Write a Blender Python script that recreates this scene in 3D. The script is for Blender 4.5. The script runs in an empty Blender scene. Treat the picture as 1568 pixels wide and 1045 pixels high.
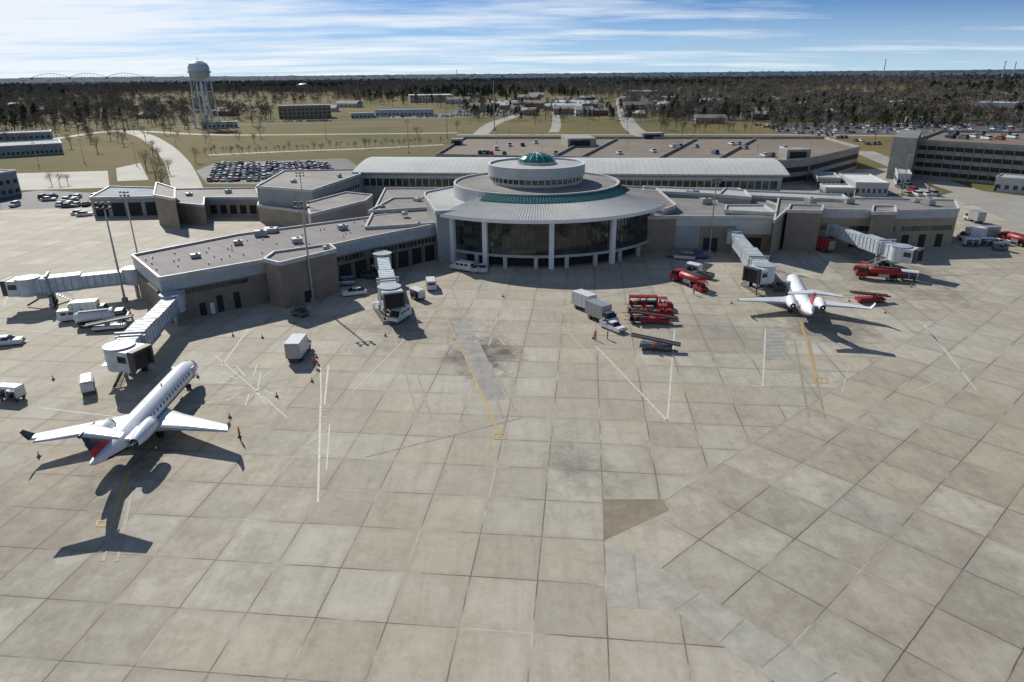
import bpy, math, random
from mathutils import Vector, Matrix
rnd = random.Random(11)
scene = bpy.context.scene
# ---------------------------------------------------------------- camera
H=43.0; FPX=1045.0
M = Matrix.Rotation(math.radians(90-21.45),3,'X') @ Matrix.Rotation(math.radians(-0.5),3,'Z')
cd = bpy.data.cameras.new("camera"); cam = bpy.data.objects.new("camera",cd)
scene.collection.objects.link(cam); scene.camera=cam
cam.matrix_world = Matrix.Translation((0,0,H)) @ M.to_4x4()
cd.sensor_width=36; cd.lens=24.0; cd.clip_end=60000; cd.clip_start=0.5
def P(px,py,h=0.0):
    """ground survey: site position of a point of height h measured on the photograph"""
    d = M @ Vector(((px-784)/FPX, -(py-522.5)/FPX, -1))
    t = (h-H)/d.z
    return Vector((d.x*t, d.y*t))
# ---------------------------------------------------------------- materials
def newmat(name):
    m=bpy.data.materials.new(name); m.use_nodes=True
    nt=m.node_tree; b=nt.nodes['Principled BSDF']; return m,nt,b
def mth(nt,op,a,b=None,c=None,clamp=False):
    n=nt.nodes.new('ShaderNodeMath'); n.operation=op; n.use_clamp=clamp
    for i,x in enumerate((a,b,c)):
        if x is None: continue
        if isinstance(x,(int,float)): n.inputs[i].default_value=x
        else: nt.links.new(x,n.inputs[i])
    return n.outputs[0]
def mixc(nt,f,a,b,blend='MIX'):
    n=nt.nodes.new('ShaderNodeMix'); n.data_type='RGBA'; n.blend_type=blend
    for s,x in ((n.inputs[0],f),(n.inputs[6],a),(n.inputs[7],b)):
        if isinstance(x,(int,float)): s.default_value=x
        elif isinstance(x,tuple): s.default_value=(*x[:3],1)
        else: nt.links.new(x,s)
    return n.outputs[2]
def noise(nt,vec,scale,detail=4,rough=.55):
    n=nt.nodes.new('ShaderNodeTexNoise'); n.inputs['Scale'].default_value=scale
    n.inputs['Detail'].default_value=detail; n.inputs['Roughness'].default_value=rough
    if vec is not None: nt.links.new(vec,n.inputs['Vector'])
    return n.outputs['Fac']
def mrange(nt,x,a,b,c=0.,d=1.):
    n=nt.nodes.new('ShaderNodeMapRange'); nt.links.new(x,n.inputs[0])
    for i,v in enumerate((a,b,c,d)): n.inputs[i+1].default_value=v
    return n.outputs[0]
def pos(nt):
    return nt.nodes.new('ShaderNodeNewGeometry').outputs['Position']
def mat(name,col,rough=.6,metal=0.,var=.25,scale=.6,spec=.4):
    m,nt,b=newmat(name)
    p=pos(nt)
    f=mrange(nt,noise(nt,p,scale,3,.65),.3,.7)
    c0=tuple(min(1,c*(1-var)) for c in col); c1=tuple(min(1,c*(1+var*.5)) for c in col)
    nt.links.new(mixc(nt,f,c0,c1),b.inputs['Base Color'])
    b.inputs['Roughness'].default_value=rough; b.inputs['Metallic'].default_value=metal
    b.inputs['Specular IOR Level'].default_value=spec
    return m
white_paint=mat('white_paint',(.74,.76,.78),.35,var=.08)
veh_white=mat('vehicle_white',(.68,.69,.70),.3,var=.15,scale=2)
veh_red=mat('vehicle_red',(.32,.02,.025),.45,var=.5,scale=2)
veh_blue=mat('vehicle_blue',(.03,.08,.22),.3,var=.1)
veh_black=mat('vehicle_black',(.02,.02,.025),.25,var=.1)
veh_silver=mat('vehicle_silver',(.4,.41,.43),.3,.4,var=.1)
veh_grey=mat('vehicle_grey',(.12,.12,.13),.3,var=.1)
veh_tan=mat('vehicle_tan',(.35,.3,.22),.35,var=.1)
tyre=mat('tyre_rubber',(.02,.02,.02),.85,var=.1)
car_glass=mat('car_glass',(.015,.02,.025),.08,var=.05,spec=.7)
steel=mat('galvanised_steel',(.38,.39,.4),.45,.5,var=.15)
dark_steel=mat('dark_steel',(.07,.07,.075),.6,var=.3)
bridge_mat=mat('jet_bridge_panel',(.54,.60,.63),.5,var=.25,scale=.9)
bridge_trim=mat('jet_bridge_trim',(.34,.38,.42),.5,var=.2)
panel=mat('light_metal_panel',(.42,.46,.475),.45,var=.12,scale=.25)
panel2=mat('grey_metal_panel',(.30,.33,.34),.5,var=.15,scale=.25)
taupe=mat('taupe_concrete_wall',(.26,.22,.18),.8,var=.22,scale=.35)
tanwall=mat('tan_wall',(.34,.29,.22),.8,var=.2,scale=.35)
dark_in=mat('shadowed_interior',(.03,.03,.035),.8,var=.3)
coping=mat('white_coping',(.5,.5,.49),.5,var=.2)
concrete_wall=mat('garage_concrete',(.31,.3,.28),.8,var=.25,scale=.3)
green_glass=mat('green_glass',(.015,.15,.13),.12,var=.25,scale=.5,spec=.7)
hvac=mat('rooftop_unit_metal',(.42,.43,.43),.5,.2,var=.25)
def roofmat(name,c,stripe,var=.3,scale=.12,ang=0.):
    m,nt,b=newmat(name); p=pos(nt)
    f=mrange(nt,noise(nt,p,scale,4,.7),.3,.7)
    f2=mrange(nt,noise(nt,p,1.3,3,.7),.35,.7)
    c1=mixc(nt,f,tuple(x*(1-var) for x in c),tuple(x*(1+var*.4) for x in c))
    c1=mixc(nt,mth(nt,'MULTIPLY',f2,.3),c1,tuple(x*.55 for x in c))
    if stripe>0:
        s=nt.nodes.new('ShaderNodeSeparateXYZ'); nt.links.new(p,s.inputs[0])
        u=mth(nt,'ADD',mth(nt,'MULTIPLY',s.outputs[0],math.cos(ang)),mth(nt,'MULTIPLY',s.outputs[1],math.sin(ang)))
        fr=mth(nt,'FRACT',mth(nt,'DIVIDE',u,stripe))
        l=mth(nt,'LESS_THAN',fr,.16)
        c1=mixc(nt,mth(nt,'MULTIPLY',l,.3),c1,tuple(x*.5 for x in c))
    nt.links.new(c1,b.inputs['Base Color']); b.inputs['Roughness'].default_value=.75
    b.inputs['Specular IOR Level'].default_value=.25
    return m
roof_taupe=roofmat('membrane_roof',(.215,.195,.195),7.5,ang=.75)
roof_grey=roofmat('gravel_roof',(.25,.235,.22),0,var=.4)
roof_metal=roofmat('standing_seam_roof',(.52,.54,.52),2.0,var=.15,ang=-.1)
roof_light=roofmat('pale_membrane_roof',(.42,.43,.42),0,var=.25)
roof_white=roofmat('white_membrane_roof',(.66,.68,.68),0,var=.15)
roof_blue=roofmat('blue_grey_roof',(.2,.27,.33),0)
deck_mat=roofmat('parking_deck_surface',(.23,.185,.14),0,var=.35,scale=.05)
asphalt=roofmat('asphalt',(.115,.115,.12),0,var=.3,scale=.05)
road_conc=roofmat('road_concrete',(.36,.34,.3),0,var=.25,scale=.05)
def glassmat():
    m,nt,b=newmat('curtain_wall_glass'); p=pos(nt)
    s=nt.nodes.new('ShaderNodeSeparateXYZ'); nt.links.new(p,s.inputs[0])
    cell=nt.nodes.new('ShaderNodeTexWhiteNoise'); cb=nt.nodes.new('ShaderNodeCombineXYZ')
    nt.links.new(mth(nt,'FLOOR',mth(nt,'DIVIDE',s.outputs[0],1.9)),cb.inputs[0])
    nt.links.new(mth(nt,'FLOOR',mth(nt,'DIVIDE',s.outputs[2],1.5)),cb.inputs[2])
    nt.links.new(cb.outputs[0],cell.inputs['Vector'])
    f=mth(nt,'MULTIPLY',mth(nt,'GREATER_THAN',cell.outputs['Value'],.8),.6)
    g=mrange(nt,noise(nt,p,.35,3),.4,.7)
    c=mixc(nt,g,(.012,.02,.022),(.055,.065,.045))
    nt.links.new(mixc(nt,f,c,(.10,.11,.075)),b.inputs['Base Color'])
    b.inputs['Roughness'].default_value=.06; b.inputs['Specular IOR Level'].default_value=.6
    return m
glass=glassmat()
# apron -----------------------------------------------------------
def apron_material():
    m,nt,b=newmat('apron_concrete'); p=pos(nt)
    s=nt.nodes.new('ShaderNodeSeparateXYZ'); nt.links.new(p,s.inputs[0]); X,Y=s.outputs[0],s.outputs[1]
    wob=mth(nt,'MULTIPLY',mth(nt,'SUBTRACT',noise(nt,p,1.2,2),.5),.14)
    def grid(ang,wa,wb,ox,oy,seed):
        ca,sa=math.cos(ang),math.sin(ang)
        A=mth(nt,'ADD',mth(nt,'MULTIPLY',mth(nt,'SUBTRACT',X,ox),ca),mth(nt,'MULTIPLY',mth(nt,'SUBTRACT',Y,oy),-sa))
        B=mth(nt,'ADD',mth(nt,'MULTIPLY',mth(nt,'SUBTRACT',X,ox),sa),mth(nt,'MULTIPLY',mth(nt,'SUBTRACT',Y,oy),ca))
        A=mth(nt,'ADD',A,wob); B=mth(nt,'ADD',B,wob)
        a=mth(nt,'DIVIDE',A,wa); bb=mth(nt,'DIVIDE',B,wb)
        da=mth(nt,'MULTIPLY',mth(nt,'SUBTRACT',.5,mth(nt,'ABSOLUTE',mth(nt,'SUBTRACT',mth(nt,'FRACT',a),.5))),wa)
        db=mth(nt,'MULTIPLY',mth(nt,'SUBTRACT',.5,mth(nt,'ABSOLUTE',mth(nt,'SUBTRACT',mth(nt,'FRACT',bb),.5))),wb)
        d=mth(nt,'MINIMUM',da,db)
        line=mth(nt,'LESS_THAN',d,.06)
        soft=mrange(nt,d,.0,.8,1.,0.)
        cb=nt.nodes.new('ShaderNodeCombineXYZ')
        nt.links.new(mth(nt,'FLOOR',a),cb.inputs[0]); nt.links.new(mth(nt,'FLOOR',bb),cb.inputs[1]); cb.inputs[2].default_value=seed
        w=nt.nodes.new('ShaderNodeTexWhiteNoise'); nt.links.new(cb.outputs[0],w.inputs['Vector'])
        sp=nt.nodes.new('ShaderNodeSeparateColor'); nt.links.new(w.outputs['Color'],sp.inputs[0])
        return line,soft,sp.outputs[0],sp.outputs[1],A,B
    P0=P(925,828)
    l1,s1,r1,q1,_,_=grid(math.radians(6),6.15,6.3,P0.x,P0.y,1.)
    l2,s2,r2,q2,A2,B2=grid(math.radians(48),6.3,7.0,P0.x,P0.y,5.)
    z=mth(nt,'MULTIPLY',mth(nt,'GREATER_THAN',A2,0.),mth(nt,'GREATER_THAN',B2,0.))
    def sel(u,v): return mth(nt,'ADD',mth(nt,'MULTIPLY',u,mth(nt,'SUBTRACT',1.,z)),mth(nt,'MULTIPLY',v,z))
    L=sel(l1,l2); S=sel(s1,s2); R1=sel(r1,r2); Q1=sel(q1,q2)
    off=nt.nodes.new('ShaderNodeCombineXYZ'); nt.links.new(mth(nt,'MULTIPLY',R1,2.5),off.inputs[0]); nt.links.new(mth(nt,'MULTIPLY',Q1,2.5),off.inputs[2])
    va=nt.nodes.new('ShaderNodeVectorMath'); va.operation='ADD'; nt.links.new(p,va.inputs[0]); nt.links.new(off.outputs[0],va.inputs[1]); pp=va.outputs[0]
    big=mrange(nt,noise(nt,p,.02,3,.6),.36,.64)
    med=mrange(nt,noise(nt,pp,.2,6,.78),.38,.62)
    fine=mrange(nt,noise(nt,pp,1.3,6,.82),.36,.64)
    spots=mrange(nt,noise(nt,pp,.55,5,.75),.56,.68)
    mp=nt.nodes.new('ShaderNodeMapping'); mp.inputs['Rotation'].default_value=(0,0,math.radians(6)); mp.inputs['Scale'].default_value=(1.0,.1,1)
    nt.links.new(p,mp.inputs[0]); streak=mrange(nt,noise(nt,mp.outputs[0],.75,5,.72),.48,.7)
    c=mixc(nt,big,(.375,.325,.24),(.43,.405,.335))
    c=mixc(nt,mth(nt,'MULTIPLY',mth(nt,'GREATER_THAN',Q1,.7),.45),c,(.46,.45,.39))
    c=mixc(nt,mth(nt,'MULTIPLY',mth(nt,'SUBTRACT',1.,med),.5),c,(.25,.21,.15))
    c=mixc(nt,mth(nt,'MULTIPLY',fine,.3),c,(.53,.50,.43))
    c=mixc(nt,mth(nt,'MULTIPLY',spots,.28),c,(.2,.165,.115))
    c=mixc(nt,mth(nt,'MULTIPLY',streak,.3),c,(.205,.175,.13))
    v=mrange(nt,R1,0.,1.,.88,1.07)
    hs=nt.nodes.new('ShaderNodeHueSaturation'); nt.links.new(c,hs.inputs['Color']); nt.links.new(v,hs.inputs['Value']); c=hs.outputs[0]
    c=mixc(nt,mth(nt,'MULTIPLY',mth(nt,'GREATER_THAN',R1,.93),.3),c,(.25,.215,.165))
    c=mixc(nt,mth(nt,'MULTIPLY',S,mth(nt,'MULTIPLY',med,.35)),c,(.2,.165,.12))
    jn=noise(nt,p,.13,3)
    c=mixc(nt,mth(nt,'MULTIPLY',L,mrange(nt,jn,.38,.58,.1,.9)),c,(.1,.085,.07))
    c=mixc(nt,mth(nt,'MULTIPLY',L,mrange(nt,jn,.47,.36,0.,.7)),c,(.52,.5,.44))
    for (sx,sy,r,k) in ((735,540,7.0,1.),(765,545,5.,.7),(705,495,6,.4),(1262,500,9,.5),(1360,420,16,.5),(215,690,8,.45),(600,500,10,.4),(1190,430,10,.4),(1120,520,14,.25),(885,715,5,.45),(60,810,26,.3),(1450,900,24,.25)):
        q=P(sx,sy)
        dx=mth(nt,'SUBTRACT',X,q.x); dy=mth(nt,'SUBTRACT',Y,q.y)
        dd=mth(nt,'SQRT',mth(nt,'ADD',mth(nt,'MULTIPLY',dx,dx),mth(nt,'MULTIPLY',mth(nt,'MULTIPLY',dy,dy),.45)))
        dd=mth(nt,'ADD',dd,mth(nt,'MULTIPLY',mth(nt,'SUBTRACT',med,.5),r*.7))
        f=mrange(nt,dd,0.,r,k,0.)
        c=mixc(nt,f,c,(.06,.05,.045))
    nt.links.new(c,b.inputs['Base Color']); b.inputs['Roughness'].default_value=.78; b.inputs['Specular IOR Level'].default_value=.3
    return m
apron_mat=apron_material()
def worn_paint(name,col,keep=.55,under=(.36,.33,.26)):
    m,nt,b=newmat(name); p=pos(nt)
    f=mrange(nt,noise(nt,p,1.1,5,.8),.35,.62)
    nt.links.new(mixc(nt,mth(nt,'MULTIPLY',f,1-keep),col,under),b.inputs['Base Color']); b.inputs['Roughness'].default_value=.7
    return m
line_white=worn_paint('worn_white_marking',(.62,.61,.57),.25)
line_faint=worn_paint('faded_white_marking',(.52,.50,.45),.05)
line_yellow=worn_paint('worn_yellow_marking',(.46,.27,.03),.5)
rubber=worn_paint('tyre_mark',(.22,.19,.15),.2)
patch_light=roofmat('new_concrete_slab',(.41,.395,.34),0,var=.3,scale=.35)
patch_dark=roofmat('dark_concrete_slab',(.27,.225,.165),0,var=.35,scale=.3)
patch_grey=roofmat('grey_concrete_strip',(.33,.32,.29),0,var=.35,scale=.5,ang=.3)
def grass_material():
    m,nt,b=newmat('winter_grass'); p=pos(nt)
    f=mrange(nt,noise(nt,p,.006,4,.6),.4,.6); g=mrange(nt,noise(nt,p,.03,5,.7),.38,.64); h=mrange(nt,noise(nt,p,.5,4,.7),.3,.7)
    c=mixc(nt,f,(.095,.105,.035),(.20,.155,.07))
    c=mixc(nt,mth(nt,'MULTIPLY',g,.7),c,(.17,.13,.06))
    c=mixc(nt,mth(nt,'MULTIPLY',h,.3),c,(.07,.075,.03))
    nt.links.new(c,b.inputs['Base Color']); b.inputs['Roughness'].default_value=.95; b.inputs['Specular IOR Level'].default_value=.1
    return m
grass=grass_material()
def foliage(name,c0,c1):
    m,nt,b=newmat(name)
    oi=nt.nodes.new('ShaderNodeObjectInfo'); p=pos(nt)
    f=mrange(nt,noise(nt,p,.35,2,.6),.3,.7)
    f=mth(nt,'ADD',mth(nt,'MULTIPLY',f,.5),mth(nt,'MULTIPLY',oi.outputs['Random'],.5))
    c=mixc(nt,f,c0,c1)
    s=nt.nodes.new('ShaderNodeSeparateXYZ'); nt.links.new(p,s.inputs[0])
    far_haze=mrange(nt,s.outputs[1],700,5000,0.,.8)
    c=mixc(nt,far_haze,c,(.05,.085,.13))  # aerial haze painted into the base colour, bluer with distance from the origin
    nt.links.new(c,b.inputs['Base Color']); b.inputs['Roughness'].default_value=.95; b.inputs['Specular IOR Level'].default_value=.05
    return m
bark=mat('bark',(.14,.12,.1),.9,var=.3,spec=.1)
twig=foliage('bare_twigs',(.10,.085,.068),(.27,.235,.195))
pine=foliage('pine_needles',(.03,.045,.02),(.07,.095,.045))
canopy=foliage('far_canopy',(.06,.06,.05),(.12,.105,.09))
# ---------------------------------------------------------------- mesh builder
class MB:
    def __init__(s): s.v=[];s.f=[];s.m=[];s.sm=[];s.mats=[]
    def mi(s,m):
        if m not in s.mats: s.mats.append(m)
        return s.mats.index(m)
    def add(s,vs,fs,m,smooth=False):
        o=len(s.v); s.v+=[tuple(x) for x in vs]; k=s.mi(m)
        for f in fs: s.f.append([o+i for i in f]); s.m.append(k); s.sm.append(smooth)
    def hexa(s,b,t,m):
        x0,x1,y0,y1,z0=b; X0,X1,Y0,Y1,z1=t
        s.add([(x0,y0,z0),(x1,y0,z0),(x1,y1,z0),(x0,y1,z0),(X0,Y0,z1),(X1,Y0,z1),(X1,Y1,z1),(X0,Y1,z1)],
              [(0,3,2,1),(4,5,6,7),(0,1,5,4),(1,2,6,5),(2,3,7,6),(3,0,4,7)],m)
    def box(s,cx,cy,cz,sx,sy,sz,m,rz=0.):
        c,q=math.cos(rz),math.sin(rz); vs=[]
        for dz in (-.5,.5):
            for dx,dy in ((-.5,-.5),(.5,-.5),(.5,.5),(-.5,.5)):
                x,y=dx*sx,dy*sy; vs.append((cx+x*c-y*q,cy+x*q+y*c,cz+dz*sz))
        s.add(vs,[(0,3,2,1),(4,5,6,7),(0,1,5,4),(1,2,6,5),(2,3,7,6),(3,0,4,7)],m)
    def prism(s,poly,z0,z1,side,top):
        a=sum(poly[i][0]*poly[(i+1)%len(poly)][1]-poly[(i+1)%len(poly)][0]*poly[i][1] for i in range(len(poly)))
        if a<0: poly=poly[::-1]
        n=len(poly); vs=[(p[0],p[1],z0) for p in poly]+[(p[0],p[1],z1) for p in poly]
        s.add(vs,[(i,(i+1)%n,n+(i+1)%n,n+i) for i in range(n)],side)
        s.add(vs[n:],[tuple(range(n))],top)
    def sheet(s,poly,z,m):
        a=sum(poly[i][0]*poly[(i+1)%len(poly)][1]-poly[(i+1)%len(poly)][0]*poly[i][1] for i in range(len(poly)))
        if a<0: poly=poly[::-1]
        s.add([(p[0],p[1],z) for p in poly],[tuple(range(len(poly)))],m)
    def wall(s,p0,p1,th,z0,z1,m,t0=0.,t1=1.):
        a=Vector(p0[:2]).lerp(Vector(p1[:2]),t0); b=Vector(p0[:2]).lerp(Vector(p1[:2]),t1)
        c=(a+b)/2; d=b-a
        s.box(c.x,c.y,(z0+z1)/2,d.length,th,z1-z0,m,math.atan2(d.y,d.x))
    def parapet(s,poly,z,m,th=.45,h=.45):
        for i in range(len(poly)):
            s.wall(poly[i],poly[(i+1)%len(poly)],th+.006*(i%3),z-.35-.005*(i%3),z+h+.006*(i%3),m)
    def tube(s,p0,p1,r0,r1,n,m,cap=True,smooth=True):
        p0,p1=Vector(p0),Vector(p1); d=(p1-p0).normalized()
        u=d.orthogonal().normalized(); w=d.cross(u); vs=[]
        for p,r in ((p0,r0),(p1,r1)):
            for i in range(n):
                a=2*math.pi*i/n; vs.append(p+u*(math.cos(a)*r)+w*(math.sin(a)*r))
        s.add(vs,[(i,(i+1)%n,n+(i+1)%n,n+i) for i in range(n)],m,smooth)
        if cap:
            s.add(vs[:n],[tuple(range(n-1,-1,-1))],m); s.add(vs[n:],[tuple(range(n))],m)
    def loft(s,rings,m,cap=True,smooth=True):
        n=len(rings[0]); vs=[p for r in rings for p in r]; fs=[]
        for k in range(len(rings)-1):
            for i in range(n): fs.append((k*n+i,k*n+(i+1)%n,(k+1)*n+(i+1)%n,(k+1)*n+i))
        s.add(vs,fs,m,smooth)
        if cap: s.add(rings[0],[tuple(range(n-1,-1,-1))],m); s.add(rings[-1],[tuple(range(n))],m)
    def arc(s,c,r0,z0,r1,z1,a0,a1,n,m,smooth=True):
        vs=[]
        for i in range(n+1):
            a=a0+(a1-a0)*i/n
            for r,z in ((r0,z0),(r1,z1)): vs.append((c[0]+r*math.cos(a),c[1]+r*math.sin(a),z))
        s.add(vs,[(2*i,2*i+2,2*i+3,2*i+1) for i in range(n)],m,smooth)
    def mesh(s,name):
        me=bpy.data.meshes.new(name); me.from_pydata(s.v,[],s.f)
        for m in s.mats: me.materials.append(m)
        me.polygons.foreach_set('material_index',s.m); me.polygons.foreach_set('use_smooth',s.sm)
        me.update(); return me
def put(name,me,loc=(0,0,0),rz=0.,sc=1.,parent=None):
    o=bpy.data.objects.new(name,me); o.location=loc; o.rotation_euler=(0,0,rz); o.scale=(sc,sc,sc)
    scene.collection.objects.link(o)
    if parent: o.parent=parent
    return o
class Bld:
    def __init__(s,name): s.name=name; s.p={}
    def __getitem__(s,k):
        if k not in s.p: s.p[k]=MB()
        return s.p[k]
    def done(s,loc=(0,0,0),rz=0.,sc=(1,1,1)):
        e=bpy.data.objects.new(s.name,None); scene.collection.objects.link(e)
        for k,mb in s.p.items(): put(k,mb.mesh(s.name+'_'+k),parent=e)
        e.location=loc; e.rotation_euler=(0,0,rz); e.scale=sc; return e
# ---------------------------------------------------------------- ground
g=MB(); g.sheet([(-20000,-2000),(20000,-2000),(20000,30000),(-20000,30000)],0,grass); put('ground',g.mesh('ground'))
g=MB()
poly=[(-500,-200),(500,-200),(500,190),P(1568,352),P(1500,318),P(1440,300),P(1180,300),P(900,292),P(560,290),P(380,292),P(262,300),P(140,312),P(0,322),(-500,225)]
g.sheet(poly,.02,apron_mat); put('apron',g.mesh('apron'))
def area(name,pts,m,z):
    b=MB(); b.sheet([P(*q) for q in pts],z,m); return put(name,b.mesh(name))
area('concrete_slab_patch',[(925,828),(1015,872),(1072,908),(1032,935),(932,930)],patch_light,.026)
area('concrete_slab_patch',[(1072,908),(1185,975),(1350,1075),(1230,1075),(1100,985),(1032,935)],patch_light,.030)
area('concrete_slab_patch',[(922,765),(1015,765),(1025,782),(925,828)],patch_dark,.026)
area('concrete_slab_patch',[(690,492),(716,490),(742,540),(775,612),(745,614),(712,545)],patch_grey,.026)
area('concrete_slab_patch',[(1168,505),(1200,505),(1207,552),(1168,552)],patch_grey,.026)
def stripe(mb,a,b,w,m,z=.034):
    a,b=P(*a),P(*b); d=(b-a).normalized(); n=Vector((-d.y,d.x))*w/2
    mb.sheet([a-n,b-n,b+n,a+n],z,m)
mk=MB()
for a,b in (((1032,935),(1072,908)),((1100,985),(1140,948)),((1165,1022),(1208,988)),((1230,1060),(1280,1030)),((978,932),(970,850))): stripe(mk,a,b,.1,rubber,.04)
for a,b,w in [((1022,645),(1033,505),.28),((1022,645),(912,530),.28),((487,770),(491,620),.25),((497,620),(503,560),.25),((491,560),(492,620),.2),
    ((1168,592),(1172,505),.25),((1495,598),(1415,498),.22),((500,720),(505,650),.18),((1150,592),(1180,592),.2)]:
    stripe(mk,a,b,w,line_white,.034)
for a,b,w in [((330,545),(440,640),.2),((300,620),(430,600),.2),((400,570),(392,610),.2),((60,625),(190,640),.25),((5,470),(12,455),.2),((560,510),(640,520),.2),
    ((0,505),(120,512),.25),((340,560),(380,505),.25),((1400,600),(1490,560),.2),((860,500),(905,545),.2),((1290,600),(1300,560),.2),((1405,490),(1470,560),.2),((30,600),(190,560),.2),
    ((590,520),(690,500),.2),((820,520),(900,500),.2),((540,600),(620,520),.2),((1180,560),(1215,556),.2)]:
    stripe(mk,a,b,w,line_faint,.034)
for a,b,w in [((742,560),(770,640),.35),((750,556),(790,630),.35),((700,470),(722,520),.4),((690,440),(706,476),.4),((1238,520),(1262,640),.3),((1216,520),(1238,640),.3),((205,740),(180,860),.35),((186,740),(158,860),.35),
    ((600,500),(640,640),.3),((616,500),(660,640),.3),((850,470),(1000,440),.3),((1090,450),(1330,445),.35),((1100,456),(1330,452),.35),((420,500),(600,470),.3),((560,700),(800,640),.3),((1300,430),(1500,420),.4)]:
    stripe(mk,a,b,w,rubber,.042)
for i in range(9):
    y=628+i*11; stripe(mk,(486,y),(500,y),.22,line_faint,.038)
for i in range(12):
    a=math.radians(i*30+8); q0=(755+20*math.cos(a),508+10*math.sin(a)); q1=(755+48*math.cos(a),508+22*math.sin(a)); stripe(mk,q0,q1,.2,line_faint,.038)
    q0=(385+25*math.cos(a),590+14*math.sin(a)); q1=(385+62*math.cos(a),590+32*math.sin(a)); stripe(mk,q0,q1,.2,line_faint,.038)
for i in range(9):
    y=505+i*5.4; stripe(mk,(1176,y),(1202,y),.16,line_faint,.038)
for a,b,w in [((725,575),(764,664),.3),((1226,492),(1250,578),.35),((680,480),(725,575),.2),((198,720),(175,792),.35),((1275,538),(1300,534),.3)]:
    stripe(mk,a,b,w,line_yellow,.046)
for cx,cy,w in ((765,669,8),(1257,583,9),(163,802,14)):
    for k in (-1,1): stripe(mk,(cx-w,cy+k*4),(cx+w,cy+k*4),.22,line_yellow,.05)
    stripe(mk,(cx-w,cy-4),(cx-w,cy+4),.22,line_yellow,.054); stripe(mk,(cx+w,cy-4),(cx+w,cy+4),.22,line_yellow,.054); stripe(mk,(cx,cy-4),(cx,cy+4),.22,line_yellow,.054)
put('apron_markings',mk.mesh('apron_markings'))
def road(name,pts,w,m,z):
    q=[P(*p) for p in pts]; out=[]
    for i in range(len(q)-1):
        p0=q[max(i-1,0)];p1=q[i];p2=q[i+1];p3=q[min(i+2,len(q)-1)]
        for k in range(6):
            t=k/6; out.append(.5*((2*p1)+(p2-p0)*t+(2*p0-5*p1+4*p2-p3)*t*t+(3*p1-p0-3*p2+p3)*t**3))
    out.append(q[-1]); vs=[]
    for i,p in enumerate(out):
        d=(out[min(i+1,len(out)-1)]-out[max(i-1,0)]).normalized(); n=Vector((-d.y,d.x))*w/2
        vs+=[(*(p-n),z),(*(p+n),z)]
    b=MB(); b.add(vs,[(2*i,2*i+1,2*i+3,2*i+2)[::-1] for i in range(len(out)-1)],m); put(name,b.mesh(name))
road('road',[(178,200),(215,206),(245,222),(268,245),(280,268),(290,300)],12,road_conc,.05)
road('road',[(-60,222),(60,216),(180,201),(330,207),(520,206),(700,204)],9,road_conc,.058)
road('road',[(735,207),(755,190),(790,178),(830,166)],12,road_conc,.066)
road('road',[(948,150),(958,180),(975,202),(1010,216)],14,road_conc,.074)
road('road',[(850,172),(852,190),(848,203)],8,road_conc,.05)
road('road',[(1320,232),(1370,252),(1440,280),(1600,330)],12,road_conc,.05)
road('road',[(700,207),(900,207),(1200,207),(1600,212)],9,road_conc,.082)
road('road',[(320,238),(450,232),(560,228),(680,222)],7,road_conc,.05)
road('road',[(240,196),(430,190),(620,187),(740,190)],7,asphalt,.09)
road('road',[(960,188),(1180,186),(1300,188)],8,asphalt,.05)
area('parking_lot',[(318,282),(300,262),(330,250),(530,243),(560,262),(540,284)],asphalt,.03)
area('parking_lot',[(1,322),(0,300),(60,292),(150,296),(262,296),(262,306),(140,318)],asphalt,.03)
area('parking_lot',[(1180,206),(1200,190),(1600,190),(1600,206)],asphalt,.03)
area('parking_lot',[(690,178),(700,166),(830,160),(820,176)],asphalt,.03)
area('parking_lot',[(560,182),(560,176),(700,174),(690,182)],asphalt,.034)
area('parking_lot',[(855,178),(860,162),(945,160),(950,178)],asphalt,.03)
area('parking_lot',[(1050,184),(1065,172),(1190,172),(1200,184)],asphalt,.03)
area('concrete_pavement',[(25,292),(20,266),(165,262),(168,288)],road_conc,.034)
area('concrete_pavement',[(180,278),(178,258),(215,250),(228,276)],road_conc,.034)
area('concrete_pavement',[(1440,300),(1500,318),(1568,352),(1650,352),(1640,310),(1480,290)],road_conc,.034)
area('parking_lot',[(1190,300),(1200,262),(1380,258),(1440,296)],road_conc,.03)
# ---------------------------------------------------------------- terminal
T=Bld('airport_terminal')
def facade_strip(part,p0,p1,t0,t1,z0,z1,th,m): T[part].wall(p0,p1,th,z0,z1,m,t0,t1)
def block(pts,h,side,top,cop=coping,b=None,z0=0.):
    b=b or T; q=[P(x,y,h) for x,y in pts]
    b['walls'].prism(q,z0,h,side,top)
    b['parapet'].parapet(q,h,cop)
    return q
cq=block([(203,393),(245,428),(405,400),(560,366),(703,338),(665,318),(560,335),(365,361)],8.5,taupe,roof_taupe)
A_,B_,C_,E_,F_=cq[0],cq[1],cq[2],cq[3],cq[4]
for (a,b_) in ((A_,B_),(B_,C_),(C_,E_),(E_,F_)):
    facade_strip('metal_band',a,b_,.0,1.,6.1,8.12,.16+.01*(a is B_),panel)
facade_strip('windows',B_,C_,.04,.8,4.9,5.8,.12,glass)
facade_strip('windows',A_,B_,.08,.9,4.9,5.8,.12,glass)
for k in range(14): facade_strip('mullions',B_,C_,.04+k*.0577,.047+k*.0577,4.9,5.8,.18,dark_steel)
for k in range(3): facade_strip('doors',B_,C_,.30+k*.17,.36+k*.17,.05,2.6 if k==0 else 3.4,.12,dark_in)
facade_strip('doors',B_,C_,.40,.44,.05,2.2,.12,white_paint)
dq=block([(405,399),(428,405),(514,384),(505,376),(420,388)],9.1,taupe,roof_taupe)
facade_strip('windows',dq[1],dq[2],.35,.5,.1,2.4,.1,dark_in)
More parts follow.
